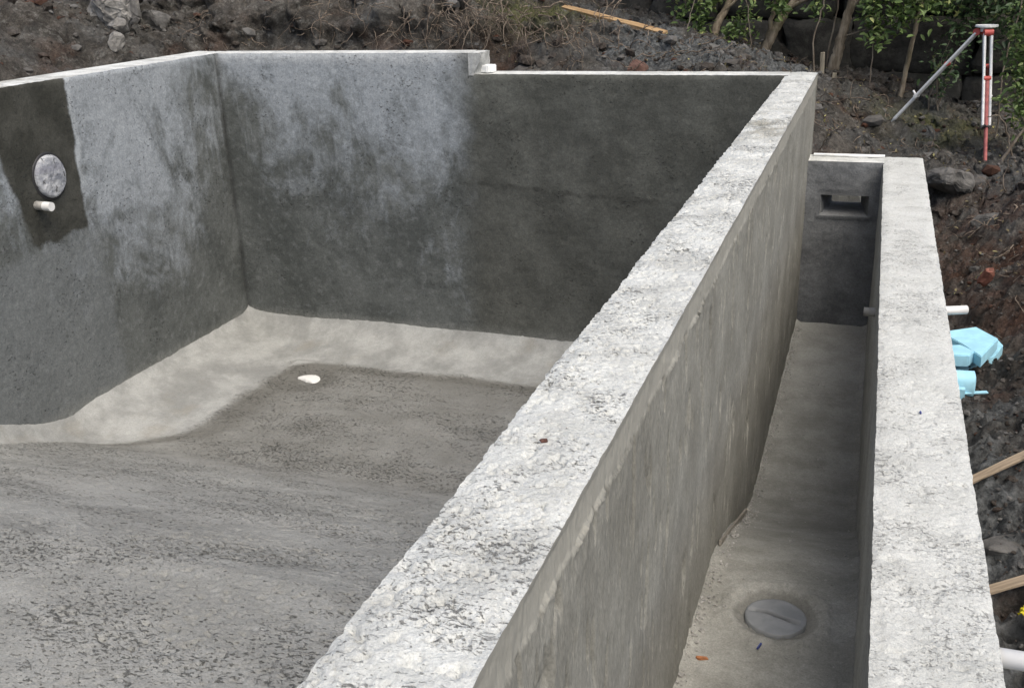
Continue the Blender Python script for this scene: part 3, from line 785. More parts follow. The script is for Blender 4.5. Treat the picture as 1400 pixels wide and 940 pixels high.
# ------------------------------------------------------------------ scatter: clods, pebbles, litter, grass, roots
_ico = None
def ico(sub=1):
    bm = bmesh.new(); bmesh.ops.create_icosphere(bm, subdivisions=sub, radius=.5)
    bm.verts.ensure_lookup_table()
    V = np.array([v.co[:] for v in bm.verts]); F = np.array([[v.index for v in f.verts] for f in bm.faces]); bm.free(); return V, F
def scatter_lumps(name, mat, pts, sizes, label=None, cat=None, flat=.7, sub=1, smooth=False):
    V0, F0 = ico(sub); n = len(pts); nv = len(V0)
    R = rng.normal(size=(n, 3, 3)); Q = np.linalg.qr(R)[0]
    sc = rng.uniform(.6, 1.25, (n, 1, 3)) * sizes[:, None, None]
    L = V0[None] * (1 + .45 * (rng.random((n, nv, 1)) - .5)) * sc
    L = np.einsum('nij,nkj->nki', Q, L); L[:, :, 2] *= flat
    V = (L + pts[:, None, :]).reshape(-1, 3)
    F = (F0[None] + (np.arange(n) * nv)[:, None, None]).reshape(-1, 3)
    mb = MB(); mb.add(V, F, smooth)
    o = mb.build(name, mat, None, dict(rnd=np.repeat(rng.random(n), nv)))
    return tag(o, label, cat, kind='stuff')
def on_ground(n, x0, x1, y0, y1, dz=0.0):
    x = rng.uniform(x0, x1, n); y = rng.uniform(y0, y1, n)
    k = ~inside_pit(x, y) & ~((x > -.3) & (x < .9) & (y < 7.62)); x, y = x[k], y[k]
    return st3(x, y, ground_z(x, y) + dz)
p = np.concatenate([on_ground(5200, -9, 2.2, 7.75, 11.0), on_ground(900, -9, -5.35, 4.5, 8)])
s = .016 + .055 * rng.random(len(p)) ** 4 + .13 * rng.random(len(p)) ** 11
scatter_lumps('soil_clods', M_CLOD, p, s, 'loose dark soil clods over the dug bank behind the pool', 'soil')
p = np.concatenate([on_ground(5200, .78, 1.7, .9, 5.0), on_ground(1800, .78, 1.8, 5, 8)])
s = .009 + .03 * rng.random(len(p)) ** 5
scatter_lumps('gravel', M_CLOD, p, s, 'grey crumbly gravel beside the outer trough wall', 'gravel')
# crumbs along the foot of the overflow wall and on the trough floor
n = 1500; y = rng.uniform(2.2, 7.2, n); x = .006 + .05 * rng.random(n) ** 2.2; x = np.where(rng.random(n) < .12, rng.uniform(.03, .47, n), x)
M_CRUMB = plain('concrete_crumb', (.42, .41, .385), .95, .25, 60, .15, .3)
o = scatter_lumps('concrete_crumbs', M_CRUMB, st3(x, y, tfloor_z(x, y) + .002), .004 + .011 * rng.random(n) ** 3, 'small pale concrete crumbs scattered on the trough floor', 'rubble')

def leaves(mb, C, size, up=.3, fold=.25, wid=.42):
    """C: centres (n,3). adds folded leaf blades, returns per-vertex random"""
    n = len(C); size = np.broadcast_to(size, (n,)) * rng.uniform(.65, 1.25, n)
    d = rng.normal(size=(n, 3)); d[:, 2] = d[:, 2] * .55 - .15; d /= np.linalg.norm(d, axis=1)[:, None]
    nn = rng.normal(size=(n, 3)) * .75; nn[:, 2] += up * 3
    sd = np.cross(d, nn); sd /= np.linalg.norm(sd, axis=1)[:, None] + 1e-9; nn = np.cross(sd, d)
    L = size[:, None]
    prof = [(0, 0, 0), (.28, .8, 1), (.62, .75, 1), (1, 0, 0)]
    pts = [C, C + d * L * .3 + sd * L * wid * .5 + nn * L * fold * .4, C + d * L * .68 + sd * L * wid * .42 + nn * L * fold * .3, C + d * L - nn * L * .12,
           C + d * L * .68 - sd * L * wid * .42 + nn * L * fold * .3, C + d * L * .3 - sd * L * wid * .5 + nn * L * fold * .4, C + d * L * .5 - nn * L * .02]
    V = np.stack(pts, 1).reshape(-1, 3); b = (np.arange(n) * 7)[:, None]
    F = np.concatenate([b + np.array([[0, 6, 2, 1]]), b + np.array([[6, 3, 3, 2]])[:, [0, 1, 3, 3]], b + np.array([[0, 5, 4, 6]]), b + np.array([[6, 4, 3, 3]])])
    mb.add(V, F, True)
    return np.repeat(rng.random(n), 7)

mb = MB(); P = np.concatenate([on_ground(900, -1.5, 2.0, 8.2, 10.8, .012), on_ground(160, -6, -1.5, 8.6, 10.5, .012), on_ground(120, .9, 1.8, 6, 8.3, .01)])
r = leaves(mb, P, .032, 1.2, .2, .5)
tag(mb.build('leaf_litter', M_LITTER, None, dict(rnd=r)), 'dry yellowish leaves strewn over the soil near the tripod', 'leaves', kind='stuff')

# grass on the crest
n = 4200; x = rng.normal(-2.62, .24, n); y = rng.normal(9.35, .22, n); z = ground_z(x, y)
h = rng.uniform(.02, .07, n); a = rng.uniform(0, 6.28, n); w = .0025; lean = rng.normal(size=(n, 2)) * .03
B = st3(x, y, z); sx = st3(np.cos(a) * w, np.sin(a) * w, a * 0); T = B + np.concatenate([lean, h[:, None]], 1)
V = np.stack([B - sx, B + sx, T], 1).reshape(-1, 3); F = np.arange(3 * n).reshape(-1, 3)
tag(MB().add(V, F, True).build('grass', M_GRASS, None, dict(rnd=np.repeat(rng.random(n), 3))), 'short dry grass tuft on the crest of the bank', 'grass', kind='stuff')

def wander(p, d, n, step, wob, g=0.0):
    pts = [Vector(p)]; d = Vector(d).normalized()
    for _ in range(n):
        d = (d + Vector((random.gauss(0, wob), random.gauss(0, wob), random.gauss(0, wob) + g))).normalized()
        pts.append(pts[-1] + d * step)
    return pts
mb = MB()
for k in range(430):
    x = random.uniform(-6.2, -.9) if random.random() < .72 else random.uniform(-.9, 1.9)
    y = random.uniform(8.2, 9.2) if x < -.9 else random.uniform(7.9, 9.8)
    if x > .9: y = random.uniform(5.4, 8.4); x = random.uniform(1.15, 1.6)
    z = gz(x, y) + .015
    pts = wander((x, y, z), (random.gauss(0, .8), -.6, random.uniform(-.5, .4)), random.randint(5, 12), .035, .38, -.05)
    pts = [Vector((q.x, q.y, max(q.z, gz(q.x, q.y) + .004))) if random.random() < .8 else q for q in pts]
    r0 = random.uniform(.0018, .0062); m = len(pts)
    mb.tube(pts, [r0 * (1 - .75 * i / m) for i in range(m)], 5, False)
for k in range(170):                       # roots hanging free in front of the overhanging bank
    x = random.gauss(-3.0, .75); x = min(max(x, -5.2), -1.7); y = random.uniform(8.62, 8.86)
    pts = wander((x, y, random.uniform(.22, .50)), (random.gauss(0, .7), -.35, random.uniform(-.6, .2)), random.randint(6, 15), .032, .30, -.10)
    r0 = random.uniform(.002, .0065); m = len(pts)
    mb.tube(pts, [r0 * (1 - .75 * i / m) for i in range(m)], 5, False)
tag(mb.build('roots', M_ROOT), 'tangle of thin bare roots hanging from the dug bank', 'roots', kind='stuff')

# ------------------------------------------------------------------ stone retaining wall behind the trees
sw = empty('stone_wall', (0, 11.2, -.6))
tag(sw, 'dark rough stone retaining wall in the shade behind the trees', 'wall')
variants = []
for k in range(7):
    bm = bmesh.new(); bmesh.ops.create_cube(bm, size=1); bmesh.ops.subdivide_edges(bm, edges=bm.edges[:], cuts=5, use_grid_fill=True)
    V = np.array([v.co[:] for v in bm.verts]); r = np.linalg.norm(V, axis=1)[:, None]
    V2 = V * .86 + V / r * .5 * .14 * 1.25
    V2 = V2 * (1 + .16 * fbm(V, 2.2, 4, 140 + k)[:, None]); V2 += .05 * np.stack([fbm(V, 3, 2, 150 + k), fbm(V, 3, 2, 160 + k), fbm(V, 3, 2, 170 + k)], 1)
    for v, c in zip(bm.verts, V2): v.co = c
    me = bpy.data.meshes.new('stone'); bm.to_mesh(me); bm.free(); me.materials.append(M_STONE)
    me.polygons.foreach_set('use_smooth', [True] * len(me.polygons)); variants.append(me)
def wall_line(x): return 11.15 + .05 * math.sin(x * 1.3)
z = -.95; row = 0
while z < 1.5:
    h = random.uniform(.42, .70); x = -8.2 + random.uniform(-.3, 0)
    while x < 8.0:
        w = random.uniform(.55, 1.25)
        if z + h > gz(x + w / 2, 10.95) - .1:
            o = bpy.data.objects.new('stone', random.choice(variants)); col.objects.link(o)
            o.parent = sw; o.matrix_parent_inverse = Matrix.Translation((0, -11.2, .6))
            o.location = (x + w / 2, wall_line(x) + random.uniform(-.04, .05) + row * .05, z + h / 2)
            o.scale = (w * 1.0, random.uniform(.5, .62), h * 1.0)
            o.rotation_euler = (random.gauss(0, .04), random.gauss(0, .03), random.choice((0, math.pi)) + random.gauss(0, .06))
        x += w + .012
    z += h + .01; row += 1
# earth fill behind the stones
g = MB(); g.box((-8.6, 11.46, -1.2), (8.4, 12.6, 1.3)); g.build('earth_fill', M_SOIL, sw)

# ------------------------------------------------------------------ trees
def branch_tree(name, label, base, pts, r0, crown_c, crown_r, nleaf, lsize, mat=M_LEAF, limbs=(), group=None, shoots=(), bark=M_BARK, nclump=26):
    t = empty(name, base); tag(t, label, 'tree', group)
    pts = [Vector(q) for q in pts]; m = len(pts)
    # smooth the polyline
    dense = []
    for i in range(m - 1):
        p0, p1, p2, p3 = pts[max(i - 1, 0)], pts[i], pts[i + 1], pts[min(i + 2, m - 1)]
        for k in range(7):
            u = k / 7; dense.append(.5 * ((2 * p1) + (p2 - p0) * u + (2 * p0 - 5 * p1 + 4 * p2 - p3) * u * u + (3 * p1 - p0 - 3 * p2 + p3) * u ** 3))
    dense.append(pts[-1]); n = len(dense)
    dense = [q + Vector((random.gauss(0, 1), random.gauss(0, 1), 0)) * r0 * .06 for q in dense]
    rad = [r0 * 1.22 * (1 - .62 * i / n) * (1 + .45 * math.exp(-i / 1.6)) * (1 + random.gauss(0, .04)) for i in range(n)]
    MB().tube(dense, rad, 10).build('trunk', bark, t)
    tips = [dense[-1]]
    for lp, lr in limbs:
        lp = [Vector(q) for q in lp]; d2 = []
        for i in range(len(lp) - 1):
            for k in range(5): d2.append(lp[i].lerp(lp[i + 1], k / 5) + Vector((random.gauss(0, 1), random.gauss(0, 1), random.gauss(0, 1))) * lr * .25)
        d2.append(lp[-1]); MB().tube(d2, [lr * (1 - .6 * i / len(d2)) for i in range(len(d2))], 7).build('limb', bark, t); tips.append(lp[-1])
    # crown: boughs out to clump centres, twigs and leaves round each
    bm_ = MB(); lm = MB(); R = []
    cc = Vector(crown_c)
    for k in range(nclump):
        v = Vector((random.gauss(0, 1), random.gauss(0, 1), random.gauss(0, 1))).normalized() * random.uniform(.45, 1.0)
        c = cc + Vector((v.x * crown_r[0], v.y * crown_r[1], v.z * crown_r[2]))
        s0 = random.choice(tips); mid = s0.lerp(c, .5) + Vector((random.gauss(0, .1), random.gauss(0, .1), .1))
        bm_.tube([s0, mid, c], [r0 * .28, r0 * .18, .004], 5, False)
        k2 = nleaf // nclump
        C = np.array(c) + rng.normal(size=(k2, 3)) * np.array([.26, .26, .17]); R.append(leaves(lm, C, lsize))
    for s0, s1, nl, sp, ls in shoots:          # low leafy shoots
        s0, s1 = Vector(s0), Vector(s1); q = [s0.lerp(s1, u) + Vector((random.gauss(0, .012), random.gauss(0, .012), .05 * math.sin(u * 3.1))) for u in np.linspace(0, 1, 6)]
        bm_.tube(q, [.006 - .0008 * i for i in range(6)], 5, False)
        nl = int(nl * 2.8); us = rng.random(nl) ** .6; C = np.array([s0.lerp(s1, u) for u in us]) + rng.normal(size=(nl, 3)) * sp
        R.append(leaves(lm, C, ls * 1.4))
    bm_.build('branches', M_TWIG, t)
    cr = lm.build('crown', mat, t, dict(rnd=np.concatenate(R))); cr['kind'] = 'stuff'
    return t
TG = 'trees in front of the stone wall'
branch_tree('tree', 'slim crooked tree standing farthest left above the overflow wall', (-1.14, 10.2, -.1),
    [(-1.14, 10.2, -.12), (-1.13, 10.2, .06), (-1.09, 10.22, .2), (-1.0, 10.25, .38), (-.95, 10.3, .8), (-1.0, 10.3, 1.5)], .042,
    (-1.6, 10.5, 2.5), (1.3, 1.2, .9), 3600, .07, limbs=[([(-1.05, 10.22, .28), (-.9, 10.2, .42), (-.7, 10.2, 1.2)], .018), ([(-1.0, 10.25, .4), (-1.25, 10.2, 1.0), (-1.6, 10.2, 1.6)], .025)], group=TG,
    shoots=[((-1.25, 10.1, .75), (-1.22, 10.0, .12), 60, .05, .05), ((-1.5, 10.2, .8), (-1.38, 10.1, .30), 60, .06, .05), ((-1.05, 10.2, .7), (-1.15, 10.05, .35), 40, .05, .05)])
branch_tree('tree', 'forked leaning tree with two stems in middle of the row', (-.66, 10.2, -.2),
    [(-.66, 10.2, -.22), (-.63, 10.2, -.05), (-.55, 10.2, .12), (-.45, 10.22, .30), (-.30, 10.25, .5), (-.1, 10.3, 1.2), (0, 10.3, 1.8)], .045,
    (-.4, 10.6, 2.6), (1.3, 1.2, .9), 3600, .07, limbs=[([(-.63, 10.2, -.05), (-.60, 10.18, .16), (-.53, 10.16, .40), (-.5, 10.2, 1.4)], .028), ([(-.42, 10.2, .32), (-.25, 10.15, .40), (.0, 10.1, .9)], .02)], group=TG,
    shoots=[((-.75, 10.0, .6), (-.80, 9.95, .08), 45, .05, .045), ((-.85, 10.1, .15), (-.95, 9.95, .12), 30, .04, .045), ((-.5, 10.0, .6), (-.5, 9.95, .32), 50, .05, .05), ((-.2, 10.0, .8), (-.15, 9.95, .28), 50, .05, .05)])
branch_tree('tree', 'thickest straight mossy trunk just beyond the end of overflow wall', (.0, 10.2, -.4),
    [(.0, 10.2, -.45), (.0, 10.2, -.28), (.03, 10.2, -.1), (.07, 10.2, .12), (.13, 10.2, .40), (.25, 10.25, 1.1), (.2, 10.3, 1.8)], .052,
    (.6, 10.6, 2.6), (1.4, 1.2, .9), 4200, .07, limbs=[([(.1, 10.2, .3), (.5, 10.1, .62), (1.0, 10.0, 1.1)], .024), ([(.06, 10.2, .05), (.3, 10.0, .14), (.45, 9.95, .22)], .008)], group=TG,
    shoots=[((.3, 10.0, .8), (.33, 9.85, .22), 90, .06, .05), ((.45, 10.0, .7), (.55, 9.85, .18), 110, .07, .05), ((.6, 9.95, .7), (.75, 9.8, .28), 90, .07, .05), ((.25, 10.0, .3), (.40, 9.85, .05), 50, .05, .05), ((.8, 10.0, .7), (.95, 9.9, .36), 70, .07, .05)])
branch_tree('tree', 'thin straight sapling leaning right, left of the tripod', (.61, 10.2, -.6),
    [(.605, 10.2, -.62), (.63, 10.2, -.4), (.67, 10.2, -.05), (.72, 10.2, .3), (.80, 10.2, .8), (.9, 10.3, 1.7)], .024,
    (1.6, 10.4, 2.4), (1.2, 1.2, .9), 3600, .07, mat=M_LEAFD, limbs=[([(.72, 10.2, .3), (.95, 10.1, .5), (1.3, 10.0, .9)], .012)], group=TG,
    shoots=[((1.1, 10.6, .9), (1.15, 10.5, .25), 110, .11, .055), ((1.35, 10.6, .8), (1.2, 10.5, .12), 100, .11, .055), ((.9, 10.5, .8), (.95, 10.4, .3), 90, .1, .05), ((1.5, 10.6, .8), (1.5, 10.5, .2), 110, .12, .055), ((1.7, 10.6, .6), (1.62, 10.5, -.1), 110, .12, .055)])
# slim shoots of undergrowth
def shrub(name, label, base, stems, mat, ls, group=None):
    t = empty(name, base); tag(t, label, 'shrub', group)
    sm = MB(); lm = MB(); R = []
    for tip, nl, sp in stems:
        b = Vector(base) + Vector((random.gauss(0, .03), random.gauss(0, .03), -.03)); tp = Vector(tip)
        q = [b.lerp(tp, u) + Vector((random.gauss(0, .012), random.gauss(0, .012), .06 * math.sin(3.1 * u))) for u in np.linspace(0, 1, 8)]
        sm.tube(q, [.008 - .0008 * i for i in range(8)], 6, False)
        us = 1 - .62 * rng.random(nl) ** 1.3; C = np.array([b.lerp(tp, u) for u in us]) + rng.normal(size=(nl, 3)) * sp; R.append(leaves(lm, C, ls))
    sm.build('stems', M_TWIG, t); o = lm.build('foliage', mat, t, dict(rnd=np.concatenate(R))); o['kind'] = 'stuff'
    return t
shrub('shrub', 'leafy green shrub at right edge beside the tripod', (1.68, 9.0, gz(1.68, 9.0)), [((1.38, 8.95, .20), 150, .05), ((1.42, 8.9, .36), 220, .06), ((1.5, 8.9, .5), 260, .08), ((1.34, 8.8, -.30), 60, .035), ((1.42, 8.85, -.18), 110, .05), ((1.45, 8.9, .05), 140, .05), ((1.62, 9.0, .6), 200, .1)], M_LEAF, .06)
shrub('shrub', 'dark fern-like shrub growing behind the left tripod leg', (.95, 10.1, gz(.95, 10.1)), [((.98, 10.0, -.05), 60, .06), ((.86, 10.0, -.10), 45, .05), ((1.1, 10.0, -.02), 50, .06), ((1.0, 9.95, .12), 30, .05)], M_LEAFD, .06)
# bare saplings
def sapling(label, pts, r):
    q = [Vector(p) for p in pts]; d = []
    for i in range(len(q) - 1):
        for k in range(4): d.append(q[i].lerp(q[i + 1], k / 4) + Vector((random.gauss(0, .006), 0, random.gauss(0, .004))))
    d.append(q[-1]); n = len(d)
    o = MB().tube(d, [r * (1 - .5 * i / n) for i in range(n)], 6).build('bare_stem', M_TWIG); tag(o, label, 'branch')
sapling('thin bare forked twig rising behind the overflow wall end', [(-.15, 9.9, -.32), (-.17, 9.9, .02), (-.13, 9.9, .3), (-.08, 9.9, .46), (-.05, 9.9, .8)], .009)
sapling('pale hooked twig reaching right of the tripod front leg', [(1.50, 8.75, -.85), (1.42, 8.72, -.62), (1.37, 8.7, -.48), (1.30, 8.7, -.42), (1.24, 8.7, -.44)], .008)
sapling('pale slanting branch at right edge near the tripod foot', [(1.36, 8.6, -.78), (1.42, 8.6, -.66), (1.52, 8.62, -.48), (1.66, 8.7, -.3)], .014)
sapling('pale leaning twig crossing in front of the slim crooked tree', [(-1.25, 9.8, -.1), (-1.33, 9.8, .12), (-1.28, 9.85, .35), (-1.2, 9.9, .7)], .006)
sapling('thin bare twig between thickest trunk and leaning sapling', [(.33, 9.9, -.5), (.35, 9.9, -.1), (.31, 9.9, .25), (.36, 9.9, .7)], .007)
sapling('slender grey stem just left of the thickest trunk', [(-.06, 10.3, -.4), (-.04, 10.3, .0), (.0, 10.3, .4), (.02, 10.3, .9)], .01)
sapling('thin bare stem right of the tripod head', [(1.42, 9.6, -.75), (1.40, 9.6, -.2), (1.46, 9.6, .3), (1.5, 9.6, .7)], .008)
sapling('thin upright twig left of the forked tree', [(-.78, 9.9, -.2), (-.74, 9.9, .1), (-.80, 9.9, .4), (-.8, 9.9, .7)], .006)
sapling('grey broken twig on soil beyond the trough end wall', [(.02, 8.1, -.66), (.06, 8.05, -.58), (.10, 8.0, -.46)], .006)
# stakes
def stick_box(name, mat, a, b, w, h, label, cat, group=None, roll=0.0, bev=.002):
    a, b = Vector(a), Vector(b); L = (b - a).length
    bm = bmesh.new(); bmesh.ops.create_cube(bm, size=1); bmesh.ops.scale(bm, vec=(L, w, h), verts=bm.verts)
    bmesh.ops.subdivide_edges(bm, edges=[e for e in bm.edges if abs((e.verts[0].co - e.verts[1].co).x) > L * .5], cuts=6)
    for v in bm.verts: v.co += Vector((0, random.gauss(0, .03 * w), random.gauss(0, .03 * h)))
    bmesh.ops.bevel(bm, geom=bm.edges[:], offset=min(bev, h * .2), segments=1, affect='EDGES')
    me = bpy.data.meshes.new(name); bm.to_mesh(me); bm.free()
    o = link(name, me, mat); o.location = (a + b) / 2
    q = (b - a).to_track_quat('X', 'Z'); o.rotation_mode = 'QUATERNION'; o.rotation_quaternion = q @ Matrix.Rotation(roll, 3, 'X').to_quaternion()
    return tag(o, label, cat, group)
M_STAKE = m_wood('grey_stake_timber', (.14, .125, .095), (.26, .235, .18))
stick_box('wooden_stake', M_STAKE, (-.075, 9.9, -.45), (-.085, 9.9, -.06), .05, .04, 'squared weathered wooden stake against the thickest trunk', 'stake')
stick_box('wooden_stake', M_STAKE, (.035, 9.7, -.6), (.04, 9.7, -.22), .04, .035, 'short pale stake below the thickest trunk, right of the wall end', 'stake')
stick_box('timber_plank', M_WOOD, (-2.52, 9.82, gz(-2.52, 9.82) + .05), (-1.42, 9.3, gz(-1.42, 9.3) + .045), .075, .03, 'long yellow timber plank lying on the bank crest', 'plank', roll=.25)

# ------------------------------------------------------------------ rocks
def rock(label, loc, size, mat, seed, rz=0.0, rough=.3):
    r = random.Random(seed); bm = bmesh.new()
    for _ in range(17):
        v = Vector((r.gauss(0, 1), r.gauss(0, 1), r.gauss(0, 1))).normalized(); v = Vector([math.copysign(abs(q) ** .7, q) for q in v]) * r.uniform(.42, .56)
        bm.verts.new((v.x * size[0] * 1.1, v.y * size[1] * 1.1, v.z * size[2] * 1.1))
    h = bmesh.ops.convex_hull(bm, input=bm.verts[:]); bmesh.ops.delete(bm, geom=[g for g in h['geom_interior'] if isinstance(g, bmesh.types.BMVert)], context='VERTS')
    bmesh.ops.bevel(bm, geom=bm.edges[:], offset=.035 * min(size) * 2, segments=2, affect='EDGES', profile=.6)
    bmesh.ops.triangulate(bm, faces=bm.faces[:]); bmesh.ops.subdivide_edges(bm, edges=[e for e in bm.edges if e.calc_length() > .035], cuts=2, use_grid_fill=True)
    V = np.array([v.co[:] for v in bm.verts]); D = np.stack([fbm(V, 14, 4, seed + k, .6) for k in range(3)], 1) * min(size) * .075 * (rough / .3)
    for v, d in zip(bm.verts, D): v.co += Vector(d)
    me = bpy.data.meshes.new('rock'); bm.to_mesh(me); bm.free(); me.materials.append(mat); me.polygons.foreach_set('use_smooth', [False] * len(me.polygons))
    o = link('rock', me); o.location = loc; o.rotation_euler = (r.uniform(-.3, .3), r.uniform(-.3, .3), rz); return tag(o, label, 'rock')
rock('large pale angular rock at top left, biggest on the bank', (-6.42, 8.22, gz(-6.42, 8.22) + .10), (.44, .36, .46), M_ROCK, 201, .3)
rock('small pale rock against left side of the largest rock', (-6.66, 8.15, gz(-6.66, 8.15) + .05), (.18, .16, .2), M_ROCK, 202)
rock('grey rock just right of the largest pale rock', (-6.22, 8.52, gz(-6.22, 8.52) + .06), (.36, .3, .22), M_ROCKD, 203, 1)
rock('flat grey rock fallen below the largest pale rock', (-6.27, 7.98, gz(-6.27, 7.98) + .03), (.2, .16, .14), M_ROCK, 204, .5)
rock('knobbly grey rock low on bank, right above the wall edge', (-6.17, 7.80, gz(-6.17, 7.80) + .03), (.17, .15, .16), M_ROCK, 205, 2)
rock('broad dark rock in the soil right of trough end wall', (.99, 7.98, -.80), (.34, .28, .2), M_ROCKD, 206, .4)
rock('round grey rock in roots beside the raised wall end', (-2.35, 8.35, gz(-2.35, 8.35) + .03), (.17, .16, .16), M_ROCKD, 207, .4)
rock('reddish brown rock on grey soil below the plank', (-1.5, 8.55, gz(-1.5, 8.55) + .03), (.2, .16, .13), m_rock('red_scoria', (.09, .05, .04), (.17, .10, .08)), 208, 1.4)
rock('dark rock in trench bank below the tripod foot', (1.22, 7.5, gz(1.22, 7.5) + .02), (.2, .2, .14), M_ROCKD, 209, 1)
rock('flat grey slab of rock between the two laths', (.93, 3.12, gz(.93, 3.12) + .015), (.16, .12, .05), M_ROCKD, 210, .5)
rock('pale lump of concrete seen through the trough opening', (.27, 7.84, -.92), (.36, .22, .42), M_TOP2, 211, .1, .15)
rock('small grey rock near middle of the trench bank', (1.12, 6.75, gz(1.12, 6.75) + .01), (.1, .09, .07), M_ROCKD, 212, .8)

# ------------------------------------------------------------------ surveying tripod
def tripod():
    head = Vector((1.185, 9.08, .205)); t = empty('survey_tripod', (1.2, 9.1, -.8))
    tag(t, 'red and white surveying tripod standing on the soil bank', 'tripod')
    mb = MB(); n = 24
    def disc(c, r, h, mbx, seg=24):
        a = np.linspace(0, 2 * np.pi, seg, endpoint=False); x = c[0] + r * np.cos(a); y = c[1] + r * np.sin(a)
        V = np.concatenate([st3(x, y, x * 0 + c[2]), st3(x, y, x * 0 + c[2] + h), [[c[0], c[1], c[2]], [c[0], c[1], c[2] + h]]])
        F = [(i, (i + 1) % seg, seg + (i + 1) % seg, seg + i) for i in range(seg)] + [((i + 1) % seg, i, 2 * seg, 2 * seg) for i in range(seg)] + [(seg + i, seg + (i + 1) % seg, 2 * seg + 1, 2 * seg + 1) for i in range(seg)]
        mbx.add(V, F, False)
    disc(head, .085, .014, mb); disc(head + Vector((0, 0, -.035)), .045, .034, mb); mb.build('head_plate', M_ALU, t)
    feet = [Vector((1.272, 8.68, -.86)), Vector((.548, 9.36, -.66)), Vector((1.375, 10.0, -.74))]
    for k, f in enumerate(feet):
        f.z = gz(f.x, f.y) - .02
        d = (f - head); hd = Vector((d.x, d.y, 0)).normalized(); a = head + hd * .055 + Vector((0, 0, -.03)); L = (f - a); ln = L.length; u = L.normalized()
        side = u.cross(Vector((0, 0, 1))).normalized(); nrm = side.cross(u)
        leg = MB()
        for sgn in (-1, 1): leg.tube([a + side * sgn * .026 + u * .02, a + side * sgn * .026 + u * ln * .70], .0115, 10)
        lo = leg.build('leg', M_ALU, t)
        # hinge collar, brace, sliding lower section, clamp, spike
        c = MB(); c.tube([a - side * .034 + u * .01, a + side * .034 + u * .01], .028, 14); c.build('hinge', M_RED, lo)
        c = MB(); c.tube([a + u * ln * .34 - side * .026, a + u * ln * .34 + side * .026], .019, 10); c.build('brace', M_RED, lo)
        c = MB(); c.tube([a + u * ln * .36, a + u * ln * .95], .0145, 10).tube([a + u * ln * .95, f], [.0145, .003], 10); c.build('lower_section', M_REDF if k != 1 else M_ALU, lo)
        c = MB(); c.tube([a + u * ln * .69 - side * .036, a + u * ln * .69 + side * .036], .016, 8).tube([a + u * ln * .69 + nrm * .01, a + u * ln * .69 + nrm * .055 + side * .03], .009, 8); c.build('clamp', M_BLACK if k == 0 else M_ALU, lo)
tripod()

# ------------------------------------------------------------------ blue foam, pipes, timber, oddments in the trench
def prism(name, mat, outline, z0, th, tilt=(0, 0), label='', cat='foam', bev=.004):
    """outline: xy points; a slab of that outline, tilted about its first point"""
    cx = sum(p[0] for p in outline) / len(outline); cy = sum(p[1] for p in outline) / len(outline)
    bm = bmesh.new(); vs = [bm.verts.new((x - cx, y - cy, 0)) for x, y in outline]
    f = bm.faces.new(vs); r = bmesh.ops.extrude_face_region(bm, geom=[f]); bmesh.ops.translate(bm, vec=(0, 0, th), verts=[g for g in r['geom'] if isinstance(g, bmesh.types.BMVert)])
    bmesh.ops.recalc_face_normals(bm, faces=bm.faces[:]); bmesh.ops.bevel(bm, geom=bm.edges[:], offset=bev, segments=2, affect='EDGES')
    me = bpy.data.meshes.new(name); bm.to_mesh(me); bm.free(); o = link(name, me, mat); o.location = (cx, cy, z0); o.rotation_euler = (tilt[0], tilt[1], 0)
    return tag(o, label, cat)
FZ = -1.125
prism('foam_slab', M_FOAMB, [(.80, 4.90), (.89, 4.93), (1.07, 5.09), (1.125, 5.25), (1.10, 5.36), (.80, 5.40)], FZ, .055, (.02, -.03), 'lowest blue foam slab with pointed end, under the other pieces')
prism('foam_block', M_FOAMB, [(.990, 4.90), (1.085, 5.145), (.995, 5.295), (.82, 5.20), (.915, 5.05)], FZ + .066, .06, (.03, -.04), 'large pale blue foam block on top of the pile')
prism('foam_block', M_FOAMB, [(.78, 4.875), (.935, 4.895), (.965, 4.965), (.905, 5.04), (.78, 4.99)], FZ + .062, .06, (.0, .0), 'small wedge-shaped blue foam block at near side of the pile')
# moulded foam corner lying by itself
def foam_cup():
    t = empty('foam_corner', (.9, 4.67, -1.11)); tag(t, 'small hollow blue foam moulding in front of the foam pile', 'foam')
    mb = MB(); a = np.linspace(0, 2 * np.pi, 20, endpoint=False)
    sq = lambda r: (np.sign(np.cos(a)) * np.abs(np.cos(a)) ** .6 * r[0], np.sign(np.sin(a)) * np.abs(np.sin(a)) ** .6 * r[1])
    rings = []
    for (r, x) in (((.05, .05), .80), ((.055, .055), .945), ((.045, .045), .95), ((.04, .04), .90)):
        yy, zz = sq(r); rings.append(st3(a * 0 + x, 4.67 + yy, -1.055 + zz))
    V = np.concatenate(rings); F = [(k * 20 + i, k * 20 + (i + 1) % 20, (k + 1) * 20 + (i + 1) % 20, (k + 1) * 20 + i) for k in range(3) for i in range(20)]
    V = np.concatenate([V, [[.90, 4.67, -1.055]]]); F += [(60 + i, 60 + (i + 1) % 20, 80, 80) for i in range(20)]
    mb.add(V, F); mb.build('moulding', M_FOAMB, t)
    MB().box((.80, 4.575, -1.12), (.905, 4.61, -1.05)).build('foam_leg', M_FOAMB, t)
foam_cup()
stick_box('foam_strip', M_FOAMB, (.80, 4.58, -1.085), (1.005, 4.65, -1.080), .022, .008, 'thin pale blue foam strip on soil before the foam pile', 'foam')
prism('foam_chip', M_FOAMB, [(.955, 5.59), (.975, 5.595), (.98, 5.62), (.96, 5.62)], gz(.967, 5.6) + .0, .05, (.5, .1), 'tiny pale blue foam chip behind the foam pile', bev=.002)
